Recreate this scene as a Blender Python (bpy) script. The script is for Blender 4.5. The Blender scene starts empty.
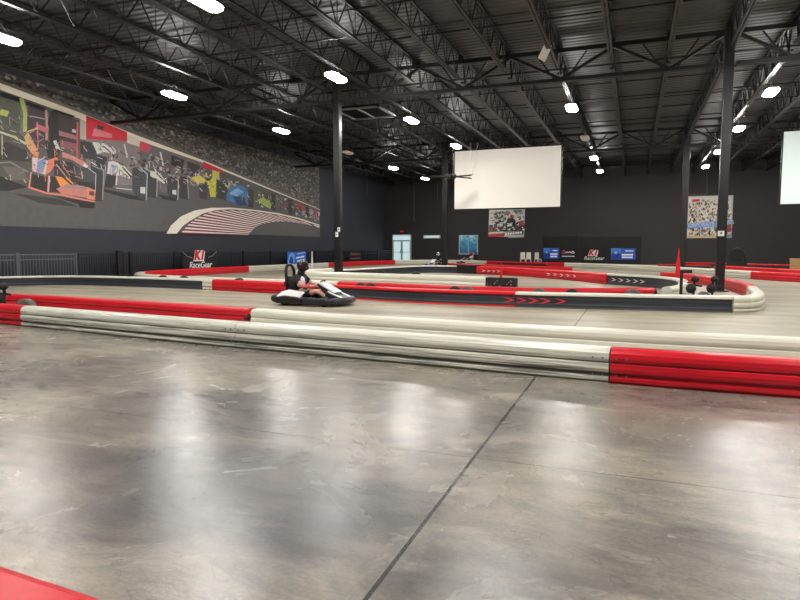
import bpy, bmesh, math, random
from mathutils import Vector, Matrix
random.seed(7)
D = bpy.data; C = bpy.context.scene.collection
PI = math.pi
# ------------------------------------------------------------------ survey: turns picture bearings into places in the hall
F = 610.0; H = 1.4
TH = math.atan(52 / F); YAW = math.atan(234 / F * math.cos(TH))
ct, st, cy, sy = math.cos(TH), math.sin(TH), math.cos(YAW), math.sin(YAW)
def ray(px, py):
    a = (px - 400) / F; b = (300 - py) / F
    fw = ct + b * st; up = -st + b * ct
    return (a * cy - fw * sy, a * sy + fw * cy, up)
def atz(px, py, z=0.0):
    r = ray(px, py); t = (z - H) / r[2]; return Vector((r[0] * t, r[1] * t, z))
def atx(px, py, X):
    r = ray(px, py); t = X / r[0]; return Vector((X, r[1] * t, H + r[2] * t))
def aty(px, py, Y):
    r = ray(px, py); t = Y / r[1]; return Vector((r[0] * t, Y, H + r[2] * t))

XL, YB, XR, YF, ZC = -22.9, 56.0, 24.0, -12.0, 8.42      # hall
CX = (2.62, -11.12); CYS = (22.15, 38.5)                   # column grid
JB, JT = 7.47, 8.36                                      # joist bottom / top
GB, GT = 7.1, 8.2                                        # girder bottom / top

# ------------------------------------------------------------------ materials
def lin(c):
    return tuple((v / 255 / 12.92 if v / 255 <= .04045 else ((v / 255 + .055) / 1.055) ** 2.4) for v in c)
def mat(name, rgb, rough=.5, metal=0.0, spec=.5, emit=None, es=0.0, noise=0.0, nscale=6.0, bump=0.0):
    m = D.materials.new(name); m.use_nodes = True
    nt = m.node_tree; b = nt.nodes['Principled BSDF']
    col = lin(rgb) + (1,)
    b.inputs['Base Color'].default_value = col
    b.inputs['Roughness'].default_value = rough
    b.inputs['Metallic'].default_value = metal
    b.inputs['Specular IOR Level'].default_value = spec
    if emit:
        b.inputs['Emission Color'].default_value = lin(emit) + (1,)
        b.inputs['Emission Strength'].default_value = es
    if noise or bump:
        tc = nt.nodes.new('ShaderNodeNewGeometry')
        n = nt.nodes.new('ShaderNodeTexNoise'); n.inputs['Scale'].default_value = nscale; n.inputs['Detail'].default_value = 5
        nt.links.new(tc.outputs['Position'], n.inputs['Vector'])
        if noise:
            mx = nt.nodes.new('ShaderNodeMix'); mx.data_type = 'RGBA'
            mx.inputs[6].default_value = tuple(v * (1 - noise) for v in col[:3]) + (1,)
            mx.inputs[7].default_value = tuple(min(1, v * (1 + noise)) for v in col[:3]) + (1,)
            nt.links.new(n.outputs['Fac'], mx.inputs[0]); nt.links.new(mx.outputs[2], b.inputs['Base Color'])
        if bump:
            bp = nt.nodes.new('ShaderNodeBump'); bp.inputs['Strength'].default_value = bump; bp.inputs['Distance'].default_value = .01
            nt.links.new(n.outputs['Fac'], bp.inputs['Height']); nt.links.new(bp.outputs['Normal'], b.inputs['Normal'])
    return m

class NT:
    """small helper for node graphs"""
    def __init__(s, m): s.nt = m.node_tree; s.b = s.nt.nodes['Principled BSDF']
    def n(s, t, **kw):
        x = s.nt.nodes.new(t)
        for k, v in kw.items(): setattr(x, k, v)
        return x
    def l(s, a, b): s.nt.links.new(a, b)
    def math(s, op, a, b=None, c=None):
        x = s.n('ShaderNodeMath', operation=op)
        for i, v in enumerate((a, b, c)):
            if v is None: continue
            if isinstance(v, (int, float)): x.inputs[i].default_value = v
            else: s.l(v, x.inputs[i])
        return x.outputs[0]
    def mix(s, f, a, b, blend='MIX'):
        x = s.n('ShaderNodeMix', data_type='RGBA', blend_type=blend)
        for i, v in ((0, f), (6, a), (7, b)):
            if isinstance(v, (int, float)): x.inputs[i].default_value = v
            elif isinstance(v, tuple): x.inputs[i].default_value = (v + (1,))[:4]
            else: s.l(v, x.inputs[i])
        return x.outputs[2]
    def noise(s, vec, scale, detail=5, rough=.55, dist=0):
        x = s.n('ShaderNodeTexNoise'); s.l(vec, x.inputs['Vector'])
        x.inputs['Scale'].default_value = scale; x.inputs['Detail'].default_value = detail
        x.inputs['Roughness'].default_value = rough; x.inputs['Distortion'].default_value = dist
        return x.outputs['Fac']
    def ramp(s, f, stops):
        x = s.n('ShaderNodeValToRGB'); s.l(f, x.inputs[0]); e = x.color_ramp.elements
        while len(e) < len(stops): e.new(.5)
        for i, (p, c) in enumerate(stops):
            e[i].position = p; e[i].color = (c + (1,))[:4] if isinstance(c, tuple) else (c, c, c, 1)
        return x.outputs[0]
    def mapping(s, vec, sc, rot=(0, 0, 0)):
        x = s.n('ShaderNodeMapping'); s.l(vec, x.inputs[0]); x.inputs['Scale'].default_value = sc; x.inputs['Rotation'].default_value = rot
        return x.outputs[0]
    def sep(s, vec):
        x = s.n('ShaderNodeSeparateXYZ'); s.l(vec, x.inputs[0]); return x.outputs

def floor_mat():
    m = D.materials.new('polished_concrete'); m.use_nodes = True; g = NT(m)
    P = g.n('ShaderNodeNewGeometry').outputs['Position']
    big = g.noise(g.mapping(P, (.30, .42, 1), (0, 0, .2)), 1.0, 5, .55, 1.0)
    base = g.ramp(big, [(.34, lin((98, 96, 94))), (.47, lin((134, 128, 119))), (.58, lin((164, 155, 139))), (.75, lin((176, 166, 148)))])
    mid = g.noise(g.mapping(P, (.8, 1.9, 1), (0, 0, .35)), 1.5, 8, .62, 1.8)
    base = g.mix(.46, base, g.ramp(mid, [(.32, lin((90, 87, 84))), (.5, lin((142, 135, 123))), (.70, lin((188, 178, 160)))]), 'MIX')
    # soft dark patches: the dark ceiling's reflection painted into the floor colour
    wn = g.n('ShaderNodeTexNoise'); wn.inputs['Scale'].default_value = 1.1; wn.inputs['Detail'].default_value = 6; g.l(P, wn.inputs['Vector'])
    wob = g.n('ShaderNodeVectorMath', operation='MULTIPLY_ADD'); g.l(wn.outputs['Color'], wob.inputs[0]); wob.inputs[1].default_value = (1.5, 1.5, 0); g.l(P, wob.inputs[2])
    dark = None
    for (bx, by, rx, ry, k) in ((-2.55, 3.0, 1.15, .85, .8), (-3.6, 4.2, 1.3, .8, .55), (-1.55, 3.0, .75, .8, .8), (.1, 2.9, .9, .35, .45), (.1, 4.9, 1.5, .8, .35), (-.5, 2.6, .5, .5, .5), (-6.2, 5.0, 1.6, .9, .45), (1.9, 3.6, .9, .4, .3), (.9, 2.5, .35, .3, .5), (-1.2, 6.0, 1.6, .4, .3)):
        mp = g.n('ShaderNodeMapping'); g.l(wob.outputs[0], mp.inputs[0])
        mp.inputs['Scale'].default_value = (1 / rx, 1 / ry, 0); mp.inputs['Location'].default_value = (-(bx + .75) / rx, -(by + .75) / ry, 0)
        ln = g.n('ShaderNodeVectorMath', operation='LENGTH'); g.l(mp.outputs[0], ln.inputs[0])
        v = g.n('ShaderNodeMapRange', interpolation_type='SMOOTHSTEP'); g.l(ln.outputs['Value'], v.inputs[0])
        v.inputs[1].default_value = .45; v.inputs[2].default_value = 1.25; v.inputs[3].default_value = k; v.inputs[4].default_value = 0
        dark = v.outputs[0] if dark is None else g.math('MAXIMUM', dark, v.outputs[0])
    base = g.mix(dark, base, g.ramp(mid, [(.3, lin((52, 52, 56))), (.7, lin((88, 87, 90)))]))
    grain = g.noise(P, 38, 4, .7)
    base = g.mix(.30, base, g.ramp(grain, [(.3, .22), (.7, .78)]), 'OVERLAY')
    arc = g.noise(g.mapping(P, (.5, .5, 1)), 1.6, 2, .5, 3.5)
    arcs = g.math('LESS_THAN', g.math('ABSOLUTE', g.math('SUBTRACT', g.math('FRACT', g.math('MULTIPLY', arc, 5)), .5)), .035)
    base = g.mix(g.math('MULTIPLY', arcs, g.math('MULTIPLY', mid, .42)), base, lin((60, 58, 57)))
    fine = g.noise(g.mapping(P, (3, 14, 1), (0, 0, -.2)), 3.0, 6, .7, .5)
    base = g.mix(.12, base, g.ramp(fine, [(.35, .2), (.65, .7)]), 'OVERLAY')
    # rubber darkening along the driven lanes is left to the noise; saw-cut joints:
    x, y, z = g.sep(P)
    def line(c, at, w):
        return g.math('LESS_THAN', g.math('ABSOLUTE', g.math('SUBTRACT', c, at)), w)
    j = g.math('MAXIMUM', line(x, -.96, .011), g.math('MULTIPLY', g.math('MAXIMUM', line(y, 3.9, .007), line(y, 12.4, .006)), .6))
    j = g.math('MAXIMUM', j, g.math('MULTIPLY', g.math('MAXIMUM', line(x, -10.2, .007), line(x, 8.3, .007)), .8))
    base = g.mix(j, base, (.02, .02, .02))
    # paler where the karts run: brighter light put into the floor colour
    lane = g.n('ShaderNodeMapRange', interpolation_type='SMOOTHSTEP'); g.l(y, lane.inputs[0]); lane.inputs[1].default_value = 7.0; lane.inputs[2].default_value = 9.5
    tread = g.noise(g.mapping(P, (.12, 1.6, 1)), 1.0, 5, .6)
    pale = g.ramp(tread, [(.3, lin((138, 129, 110))), (.5, lin((180, 170, 146))), (.7, lin((204, 194, 170)))])
    base = g.mix(g.math('MULTIPLY', lane.outputs[0], .66), base, pale)
    base = g.mix(g.math('MULTIPLY', lane.outputs[0], j), base, (.05, .05, .05))
    g.l(base, g.b.inputs['Base Color'])
    r = g.ramp(g.noise(P, .9, 6, .65, .8), [(.3, .18), (.7, .32)])
    g.l(g.math('ADD', r, g.math('MULTIPLY', lane.outputs[0], .16)), g.b.inputs['Roughness'])
    g.l(g.math('SUBTRACT', .62, g.math('MULTIPLY', lane.outputs[0], .36)), g.b.inputs['Specular IOR Level'])
    bp = g.n('ShaderNodeBump'); bp.inputs['Strength'].default_value = .2; bp.inputs['Distance'].default_value = .02
    g.l(g.noise(g.mapping(P, (1.2, 2.2, 1)), 3.2, 8, .68), bp.inputs['Height']); g.l(bp.outputs['Normal'], g.b.inputs['Normal'])
    return m
def deck_mat():
    m = D.materials.new('painted_roof_deck'); m.use_nodes = True; g = NT(m)
    P = g.n('ShaderNodeNewGeometry').outputs['Position']
    x, y, z = g.sep(P)
    w = g.math('SINE', g.math('MULTIPLY', y, 2 * PI / .3))
    c = g.ramp(w, [(.0, lin((40, 40, 43))), (.45, lin((58, 58, 62))), (.9, lin((65, 65, 69)))])
    n = g.noise(P, .6, 4)
    g.l(g.mix(.4, c, g.ramp(n, [(.3, lin((44, 44, 47))), (.7, lin((63, 63, 67)))])), g.b.inputs['Base Color'])
    g.b.inputs['Roughness'].default_value = .5
    bp = g.n('ShaderNodeBump'); bp.inputs['Strength'].default_value = .5; bp.inputs['Distance'].default_value = .03
    g.l(w, bp.inputs['Height']); g.l(bp.outputs['Normal'], g.b.inputs['Normal'])
    return m
def barrier_mat(name, rgb, dark, amount, rough=.32):
    """moulded plastic with rubber scuffs, heaviest low down"""
    m = D.materials.new(name); m.use_nodes = True; g = NT(m)
    P = g.n('ShaderNodeNewGeometry').outputs['Position']
    x, y, z = g.sep(P)
    base = lin(rgb)
    tone = g.mix(g.noise(P, 1.3, 4), tuple(v * .86 for v in base), tuple(min(1, v * 1.06) for v in base))
    st_ = g.noise(g.mapping(P, (.55, .55, 26)), 1.6, 8, .72, .3)
    scuff = g.ramp(st_, [(.43, 0.0), (.60, 1.0)])
    low = g.math('MULTIPLY', g.math('SUBTRACT', 1.0, g.math('DIVIDE', z, .36)), amount)
    low = g.math('ADD', low, amount * .32)
    # rubber collected in the two grooves; the line at the foot is painted shadow
    g1 = g.math('LESS_THAN', g.math('ABSOLUTE', g.math('SUBTRACT', z, .093)), .016)
    g1 = g.math('MULTIPLY', g1, .93 if amount > .55 else .5)
    g2 = g.math('LESS_THAN', g.math('ABSOLUTE', g.math('SUBTRACT', z, .018)), .012)
    g3 = g.math('MULTIPLY', g.math('LESS_THAN', g.math('ABSOLUTE', g.math('SUBTRACT', z, .222)), .009), .75 if amount > .4 else .4)
    f = g.math('MINIMUM', g.math('ADD', g.math('MULTIPLY', scuff, low), g.math('MAXIMUM', g.math('MAXIMUM', g1, g.math('MULTIPLY', g2, .7)), g3)), .92)
    g.l(g.mix(f, tone, lin(dark)), g.b.inputs['Base Color'])
    g.b.inputs['Roughness'].default_value = rough
    return m
def vcol_mat(name, rough=.5, emit=0.0):
    m = D.materials.new(name); m.use_nodes = True; g = NT(m)
    a = g.n('ShaderNodeVertexColor', layer_name='paint')
    P = g.n('ShaderNodeNewGeometry').outputs['Position']
    col = g.mix(.14, a.outputs[0], g.ramp(g.noise(P, 5, 4), [(.3, .25), (.7, .75)]), 'OVERLAY')
    g.l(col, g.b.inputs['Base Color']); g.b.inputs['Roughness'].default_value = rough
    if emit:
        g.l(a.outputs[0], g.b.inputs['Emission Color']); g.b.inputs['Emission Strength'].default_value = emit
    return m
def crowd_mat():
    m = D.materials.new('printed_crowd'); m.use_nodes = True; g = NT(m)
    P = g.n('ShaderNodeNewGeometry').outputs['Position']
    v = g.n('ShaderNodeTexVoronoi', feature='F1'); v.inputs['Scale'].default_value = 7.5; g.l(g.mapping(P, (1, .7, 1.2)), v.inputs['Vector'])
    sepc = g.n('ShaderNodeSeparateColor'); g.l(v.outputs['Color'], sepc.inputs[0])
    tone = g.ramp(sepc.outputs[0], [(.0, lin((62, 60, 60))), (.5, lin((96, 92, 90))), (.8, lin((124, 118, 114))), (1.0, lin((176, 168, 162)))])
    soft = g.ramp(g.noise(g.mapping(P, (1, .8, 1.5)), 2.4, 6, .7), [(.3, .55), (.65, 1.1)])
    big = g.ramp(g.noise(P, .35, 3), [(.3, .75), (.7, 1.15)])
    g.l(g.mix(1, g.mix(1, tone, soft, 'MULTIPLY'), big, 'MULTIPLY'), g.b.inputs['Base Color'])
    g.b.inputs['Roughness'].default_value = .55
    return m
def outdoors_mat(name, es):
    m = D.materials.new(name); m.use_nodes = True; g = NT(m)
    P = g.n('ShaderNodeNewGeometry').outputs['Position']
    x, y, z = g.sep(P)
    n = g.noise(P, 3.2, 8, .8)
    t = g.math('ADD', g.math('MULTIPLY', g.math('SUBTRACT', z, .9), .24), g.math('MULTIPLY', g.math('SUBTRACT', n, .5), 1.6))
    c = g.ramp(t, [(.0, lin((40, 84, 120))), (.25, lin((62, 118, 140))), (.42, lin((110, 166, 180))), (.55, lin((170, 216, 232))), (1.0, lin((200, 232, 244)))])
    g.l(c, g.b.inputs['Base Color']); g.l(c, g.b.inputs['Emission Color']); g.b.inputs['Emission Strength'].default_value = es
    g.b.inputs['Roughness'].default_value = .08
    return m

M = dict(
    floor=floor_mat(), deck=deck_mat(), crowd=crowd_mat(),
    wall_dark=mat('dark_blue_grey_wall', (55, 58, 69), .62, noise=.10, nscale=1.3),
    wall_black=mat('charcoal_wall', (54, 53, 54), .6, noise=.10, nscale=1.1),
    panel_black=mat('flat_black_panel', (27, 26, 27), .6, noise=.1),
    steel=mat('black_painted_steel', (19, 19, 21), .46, noise=.15, nscale=9),
    girder=mat('black_girder_steel', (16, 16, 18), .5, noise=.15, nscale=9),
    column=mat('black_column_paint', (25, 24, 26), .34, noise=.12, nscale=5),
    red=barrier_mat('red_barrier_plastic', (226, 22, 42), (60, 8, 14), .5),
    white=barrier_mat('white_barrier_plastic', (232, 230, 214), (38, 38, 36), .85),
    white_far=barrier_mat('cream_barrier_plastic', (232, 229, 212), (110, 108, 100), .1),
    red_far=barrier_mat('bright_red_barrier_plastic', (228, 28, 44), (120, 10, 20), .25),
    black_face=barrier_mat('black_barrier_face', (38, 41, 52), (92, 96, 106), .35, .28),
    cap_white=mat('white_cap_plastic', (240, 238, 226), .35, noise=.06),
    cap_red=mat('red_cap_plastic', (226, 26, 42), .35, noise=.08),
    rubber=mat('black_rubber', (26, 27, 27), .65, noise=.25, nscale=20),
    rubber_grey=mat('dusty_rubber', (92, 94, 84), .7, noise=.3, nscale=12),
    dark_red=mat('dark_red_end', (92, 8, 18), .5),
    lamp=mat('lamp_lens', (255, 252, 240), .4, emit=(255, 252, 246), es=165),
    lamp_off=mat('unlit_lamp_lens', (226, 226, 220), .4),
    lamp_body=mat('lamp_housing', (200, 200, 196), .4, noise=.05),
    screen=mat('projection_fabric', (226, 221, 212), .8, emit=(228, 222, 212), es=.42, noise=.02, nscale=.5),  # glow put into both screen fabrics to brighten them
    screen_cool=mat('cool_projection_fabric', (214, 226, 222), .8, emit=(214, 230, 224), es=.5, noise=.02, nscale=.5),
    frame_black=mat('screen_frame', (24, 24, 26), .45),
    frame_white=mat('white_frame', (206, 212, 212), .4),
    glass=outdoors_mat('window_daylight', .55),
    door_glass=mat('door_daylight', (205, 232, 234), .1, emit=(205, 234, 238), es=.62, noise=.06, nscale=2),
    exit_red=mat('exit_sign_red', (120, 24, 24), .4, emit=(255, 60, 60), es=.8),
    exit_body=mat('exit_sign_body', (60, 30, 30), .5),
    fence=mat('black_fence_steel', (26, 26, 29), .4),
    fence_grey=mat('silver_fence_steel', (108, 110, 118), .38, metal=.3),
    banner_black=mat('black_banner_cloth', (26, 25, 27), .7, noise=.1),
    logo_white=mat('logo_white', (236, 236, 234), .5),
    logo_red=mat('logo_red', (212, 24, 40), .5),
    arrow_white=mat('arrow_white', (240, 226, 222), .5),
    arrow_red=mat('arrow_red', (220, 44, 66), .5),
    paint=vcol_mat('printed_paint', .5, .05), print_glow=vcol_mat('glow_print', .45, .12),  # faint glow put into the prints, though they are no lamps
    skin=mat('skin', (214, 158, 136), .5, noise=.06, nscale=30),
    sleeve=mat('pink_red_sleeve', (226, 96, 104), .7),
    shirt_white=mat('white_shirt', (222, 224, 228), .75), shirt_black=mat('black_vest', (26, 27, 30), .7),
    shorts=mat('dark_shorts', (28, 28, 32), .75), shoe=mat('dark_shoe', (30, 28, 30), .6),
    helmet=mat('black_helmet', (34, 16, 20), .22), helmet_white=mat('white_helmet', (220, 220, 222), .25),
    helmet_red=mat('red_helmet', (200, 50, 44), .25),
    visor=mat('dark_visor', (12, 12, 14), .1),
    kart_black=mat('kart_black_plastic', (24, 23, 26), .35, noise=.15), kart_navy=mat('kart_dark_bumper', (36, 36, 46), .35, noise=.1),
    kart_white=mat('kart_white_panel', (232, 232, 234), .35), chrome=mat('kart_steel', (150, 150, 155), .3, metal=.9),
    seat=mat('kart_seat', (22, 22, 24), .4),
    flag_red=mat('red_marker_cloth', (226, 10, 34), .55, emit=(226, 10, 34), es=.05),
    wood=mat('light_wood', (196, 160, 104), .6, noise=.25, nscale=8),
    sign_white=mat('sign_white', (236, 236, 232), .5), cable=mat('pale_cable', (150, 150, 150), .5),
    conduit=mat('grey_conduit', (120, 120, 124), .4), vent=mat('grey_vent_frame', (110, 110, 110), .45),
    duct=mat('black_duct', (30, 30, 32), .5), void=mat('dark_duct_inside', (6, 6, 7), .9, spec=.1), panel_white=mat('white_square_panel', (214, 206, 196), .6, emit=(214, 206, 196), es=.12),
    fan=mat('black_fan', (18, 18, 19), .45), bench=mat('white_chair_plastic', (250, 246, 238), .5),
)

# ------------------------------------------------------------------ mesh helpers
class MB:
    def __init__(s): s.v = []; s.f = []; s.c = []
    def add(s, vs, fs, col=None):
        o = len(s.v); s.v += [tuple(v) for v in vs]
        for f in fs: s.f.append(tuple(i + o for i in f)); s.c.append(col)
        return s
    def box(s, c, size, rz=0.0, ry=0.0, col=None, taper=1.0):
        hx, hy, hz = (q / 2 for q in size)
        R = Matrix.Rotation(rz, 3, 'Z') @ Matrix.Rotation(ry, 3, 'Y'); c = Vector(c)
        vs = []
        for z in (-hz, hz):
            k = taper if z > 0 else 1.0
            for x, y in ((-hx, -hy), (hx, -hy), (hx, hy), (-hx, hy)): vs.append(c + R @ Vector((x * k, y * k, z)))
        return s.add(vs, [(3, 2, 1, 0), (4, 5, 6, 7), (0, 1, 5, 4), (1, 2, 6, 5), (2, 3, 7, 6), (3, 0, 4, 7)], col)
    def bar(s, a, b, w, h=None, col=None):
        """rectangular bar between two points"""
        a = Vector(a); b = Vector(b); h = h or w
        t = (b - a).normalized(); u = Vector((0, 0, 1)) if abs(t.z) < .95 else Vector((1, 0, 0))
        n = t.cross(u).normalized(); u = n.cross(t).normalized()
        vs = [p + n * (i * w / 2) + u * (j * h / 2) for p in (a, b) for i, j in ((-1, -1), (1, -1), (1, 1), (-1, 1))]
        return s.add(vs, [(3, 2, 1, 0), (4, 5, 6, 7), (0, 1, 5, 4), (1, 2, 6, 5), (2, 3, 7, 6), (3, 0, 4, 7)], col)
    def tube(s, pts, r, n=8, closed=False, col=None):
        pts = [Vector(p) for p in pts]; k = len(pts); rs = r if isinstance(r, (list, tuple)) else [r] * k
        vs = []; prev = None
        for i, p in enumerate(pts):
            if closed: t = pts[(i + 1) % k] - pts[i - 1]
            else: t = pts[min(i + 1, k - 1)] - pts[max(i - 1, 0)]
            t.normalize()
            u = prev if prev is not None else (Vector((0, 0, 1)) if abs(t.z) < .9 else Vector((1, 0, 0)))
            u = (u - t * u.dot(t)).normalized(); prev = u; w = t.cross(u)
            for j in range(n):
                a = 2 * PI * j / n; vs.append(p + (u * math.cos(a) + w * math.sin(a)) * rs[i])
        fs = []
        for i in range(k if closed else k - 1):
            for j in range(n):
                i2 = (i + 1) % k
                fs.append((i * n + j, i * n + (j + 1) % n, i2 * n + (j + 1) % n, i2 * n + j))
        if not closed: fs += [tuple(reversed(range(n))), tuple((k - 1) * n + j for j in range(n))]
        return s.add(vs, fs, col)
    def lathe(s, c, prof, n=20, axis='Z', col=None):
        """prof = (radius, along) pairs"""
        c = Vector(c); vs = []
        for r, h in prof:
            for j in range(n):
                a = 2 * PI * j / n; p, q = r * math.cos(a), r * math.sin(a)
                vs.append(c + Vector({'Z': (p, q, h), 'Y': (p, h, q), 'X': (h, p, q)}[axis]))
        fs = []
        for i in range(len(prof) - 1):
            for j in range(n): fs.append((i * n + j, i * n + (j + 1) % n, (i + 1) * n + (j + 1) % n, (i + 1) * n + j))
        fs += [tuple(reversed(range(n))), tuple((len(prof) - 1) * n + j for j in range(n))]
        return s.add(vs, fs, col)
    def prism(s, poly, y0, y1, col=None):
        """poly of (x,z), extruded along y"""
        n = len(poly); vs = [(x, y0, z) for x, z in poly] + [(x, y1, z) for x, z in poly]
        fs = [tuple(range(n)), tuple(reversed(range(n, 2 * n)))]
        fs += [(i, i + n, (i + 1) % n + n, (i + 1) % n) for i in range(n)]
        return s.add(vs, fs, col)
    def ell(s, c, r, n=14, m=9, col=None):
        prof = [(max(.001, math.sin(PI * i / (m - 1))), -math.cos(PI * i / (m - 1))) for i in range(m)]
        o = len(s.v); s.lathe((0, 0, 0), prof, n, 'Z', col)
        for i in range(o, len(s.v)):
            x, y, z = s.v[i]; s.v[i] = (c[0] + x * r[0], c[1] + y * r[1], c[2] + z * r[2])
        return s
    def build(s, name, m, parent=None, loc=None, smooth=False, off=None, bevel=0.0):
        me = D.meshes.new(name)
        vs = s.v
        if off is not None: vs = [(v[0] - off[0], v[1] - off[1], v[2] - off[2]) for v in vs]
        me.from_pydata(vs, [], s.f)
        if any(c is not None for c in s.c):
            la = me.color_attributes.new('paint', 'FLOAT_COLOR', 'CORNER'); k = 0
            for p in me.polygons:
                c = s.c[p.index] or (.2, .2, .2)
                for _ in p.vertices: la.data[k].color = tuple(c) + (1,); k += 1
        bm = bmesh.new(); bm.from_mesh(me); bmesh.ops.recalc_face_normals(bm, faces=bm.faces); bm.to_mesh(me); bm.free()
        if smooth: me.polygons.foreach_set('use_smooth', [True] * len(me.polygons))
        me.materials.append(m)
        o = D.objects.new(name, me); C.objects.link(o)
        if parent: o.parent = parent
        if loc is not None: o.location = loc
        if bevel:
            b = o.modifiers.new('edge', 'BEVEL'); b.width = bevel; b.segments = 2
        return o
def flat(poly, m=None):
    pass
def tag(o, label, cat, group=None, kind=None):
    o['label'] = label; o['category'] = cat
    if group: o['group'] = group
    if kind: o['kind'] = kind
    return o
def thing(name, label, cat, loc=(0, 0, 0), rz=0.0, group=None):
    o = D.objects.new(name, None); C.objects.link(o); o.empty_display_size = .1
    o.location = loc; o.rotation_euler = (0, 0, rz)
    return tag(o, label, cat, group, 'thing')
def struct(o):
    o['kind'] = 'structure'; return o
def dup(root, loc, rz=0.0, label=None, group=None, swap=None):
    r = root.copy(); C.objects.link(r); r.location = loc; r.rotation_euler = (0, 0, rz)
    if label: r['label'] = label
    if group: r['group'] = group
    for ch in list(root.children):
        c = ch.copy(); C.objects.link(c); c.parent = r
        for gch in list(ch.children):
            q = gch.copy(); C.objects.link(q); q.parent = c
    return r
def text(body, name, size, loc, rot, m, parent, ext=.004, shear=0.0, align='CENTER', xs=1.0, bold=0.0):
    cu = D.curves.new(name, 'FONT'); cu.body = body; cu.size = size; cu.extrude = ext; cu.shear = shear
    cu.align_x = align; cu.align_y = 'CENTER'; cu.offset = bold
    t = D.objects.new(name, cu); C.objects.link(t)
    dg = bpy.context.evaluated_depsgraph_get(); me = D.meshes.new_from_object(t.evaluated_get(dg))
    D.objects.remove(t); me.materials.clear(); me.materials.append(m)
    o = D.objects.new(name, me); C.objects.link(o); o.location = loc; o.rotation_euler = rot; o.scale = (xs, 1, 1)
    if parent: o.parent = parent
    return o
ORD = ['', 'first', 'second', 'third', 'fourth', 'fifth', 'sixth', 'seventh', 'eighth', 'ninth']

# ------------------------------------------------------------------ the hall
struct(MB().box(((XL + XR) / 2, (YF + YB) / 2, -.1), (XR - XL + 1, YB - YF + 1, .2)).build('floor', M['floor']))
struct(MB().box(((XL + XR) / 2, (YF + YB) / 2, ZC + .1), (XR - XL + 1, YB - YF + 1, .2)).build('ceiling', M['deck']))
struct(MB().box((XL - .1, (YF + YB) / 2, ZC / 2), (.2, YB - YF + .4, ZC)).build('wall_left', M['wall_dark']))
struct(MB().box(((XL + XR) / 2, YB + .1, ZC / 2), (XR - XL, .2, ZC)).build('wall_back', M['wall_black']))
struct(MB().box((XR + .1, (YF + YB) / 2, ZC / 2), (.2, YB - YF + .4, ZC)).build('wall_right', M['wall_black']))
struct(MB().box(((XL + XR) / 2, YF - .1, ZC / 2), (XR - XL, .2, ZC)).build('wall_front', M['wall_black']))

# columns
names = {(0, 0): 'large black steel column on the right, standing in the track hairpin',
         (1, 0): 'black steel column behind the moving kart, left of the big screen',
         (0, 1): 'farther black steel column on the right, just left of the poster',
         (1, 1): 'black steel column at the left edge of the big projection screen'}
for (i, j), lab in names.items():
    t = thing('steel_column', lab, 'column', (CX[i] - (.45 if (i, j) == (1, 1) else 0), CYS[j], 0))
    cw = .27 if j == 0 else .33; MB().box((0, 0, GT / 2), (cw, cw, GT)).build('shaft', M['column'], t, bevel=.02)
    MB().box((0, 0, .015), (.5, .5, .03)).build('base_plate', M['column'], t)
    MB().box((0, 0, GB - .05), (.36, .36, .06)).build('cap_plate', M['column'], t)

# girders
def girder(x0, x1, Y, lab):
    L = x1 - x0
    t = thing('roof_girder', lab, 'girder', (x0, Y, GB), 0, 'lattice girders under the roof')
    a, b = .18, L - .18
    MB().box(((a + b) / 2, 0, GT - GB - .07), (b - a, .22, .14)).build('top_chord', M['girder'], t)
    m = MB()
    for s_ in (-1, 1): m.box(((a + b) / 2, s_ * .07, .06), (b - a, .1, .12))
    m.build('bottom_chord', M['girder'], t)
    n = max(2, round(L / 3.48)); p = L / n; w = MB(); v = MB()
    for k in range(n):
        x = k * p
        w.bar((max(x, a), 0, 1.0), (x + p / 2, 0, .1), .13, .09); w.bar((x + p / 2, 0, .1), (min(x + p, b), 0, 1.0), .13, .09)
        for xx in (x + p / 4, x + 3 * p / 4):
            v.bar((xx, 0, 1.0), (x + p / 2 + (xx - x - p / 2) * .25, 0, .1), .05)
    w.add(v.v, v.f); w.build('diagonal_web', M['girder'], t)
spans = ((XL, CX[1], 'from the mural wall to the left column'), (CX[1], CX[0], 'between left and right columns'), (CX[0], CX[0] + 13.92, 'running right from the right column'))
for yg, w in ((5.6, 'overhead'), (CYS[0], 'nearer'), (CYS[1], 'farther')):
    for x0, x1, d in spans:
        girder(x0, x1, yg, f'{w} black lattice roof girder {d}')
# joists
def joist_mesh(L):
    h = JT - JB
    top = MB(); bot = MB(); web = MB()
    for s_ in (-1, 1):
        top.box((s_ * .045, L / 2, h - .03), (.065, L, .06)); bot.box((s_ * .045, L / 2, .03), (.065, L - .7, .06))
        for yy in (.06, L - .06): top.box((s_ * .045, yy, GT - JB + .05), (.065, .1, .1))
    n = round(L / 1.2); p = L / n
    for k in range(n):
        y = k * p
        y0 = max(y, .25); y1 = min(y + p, L - .25)
        web.tube([(0, y0, h - .03), (0, y + p / 2, .03)], .022, 5); web.tube([(0, y + p / 2, .03), (0, y1, h - .03)], .022, 5)
        web.tube([(0, y + p / 2, .03), (0, y + p / 2, h - .03)], .014, 4)
    return top, bot, web
JX0, JS = 2.6, 1.74
bays = (('nearest', 5.61, CYS[0] - .01, range(-1, 14), 'in front of the nearer girder'),
        ('middle', CYS[0] + .01, CYS[1] - .01, range(-3, 15), 'between the two girders'),
        ('far', CYS[1] + .01, YB - .02, range(-5, 15), 'between the farther girder and back wall'))
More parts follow.
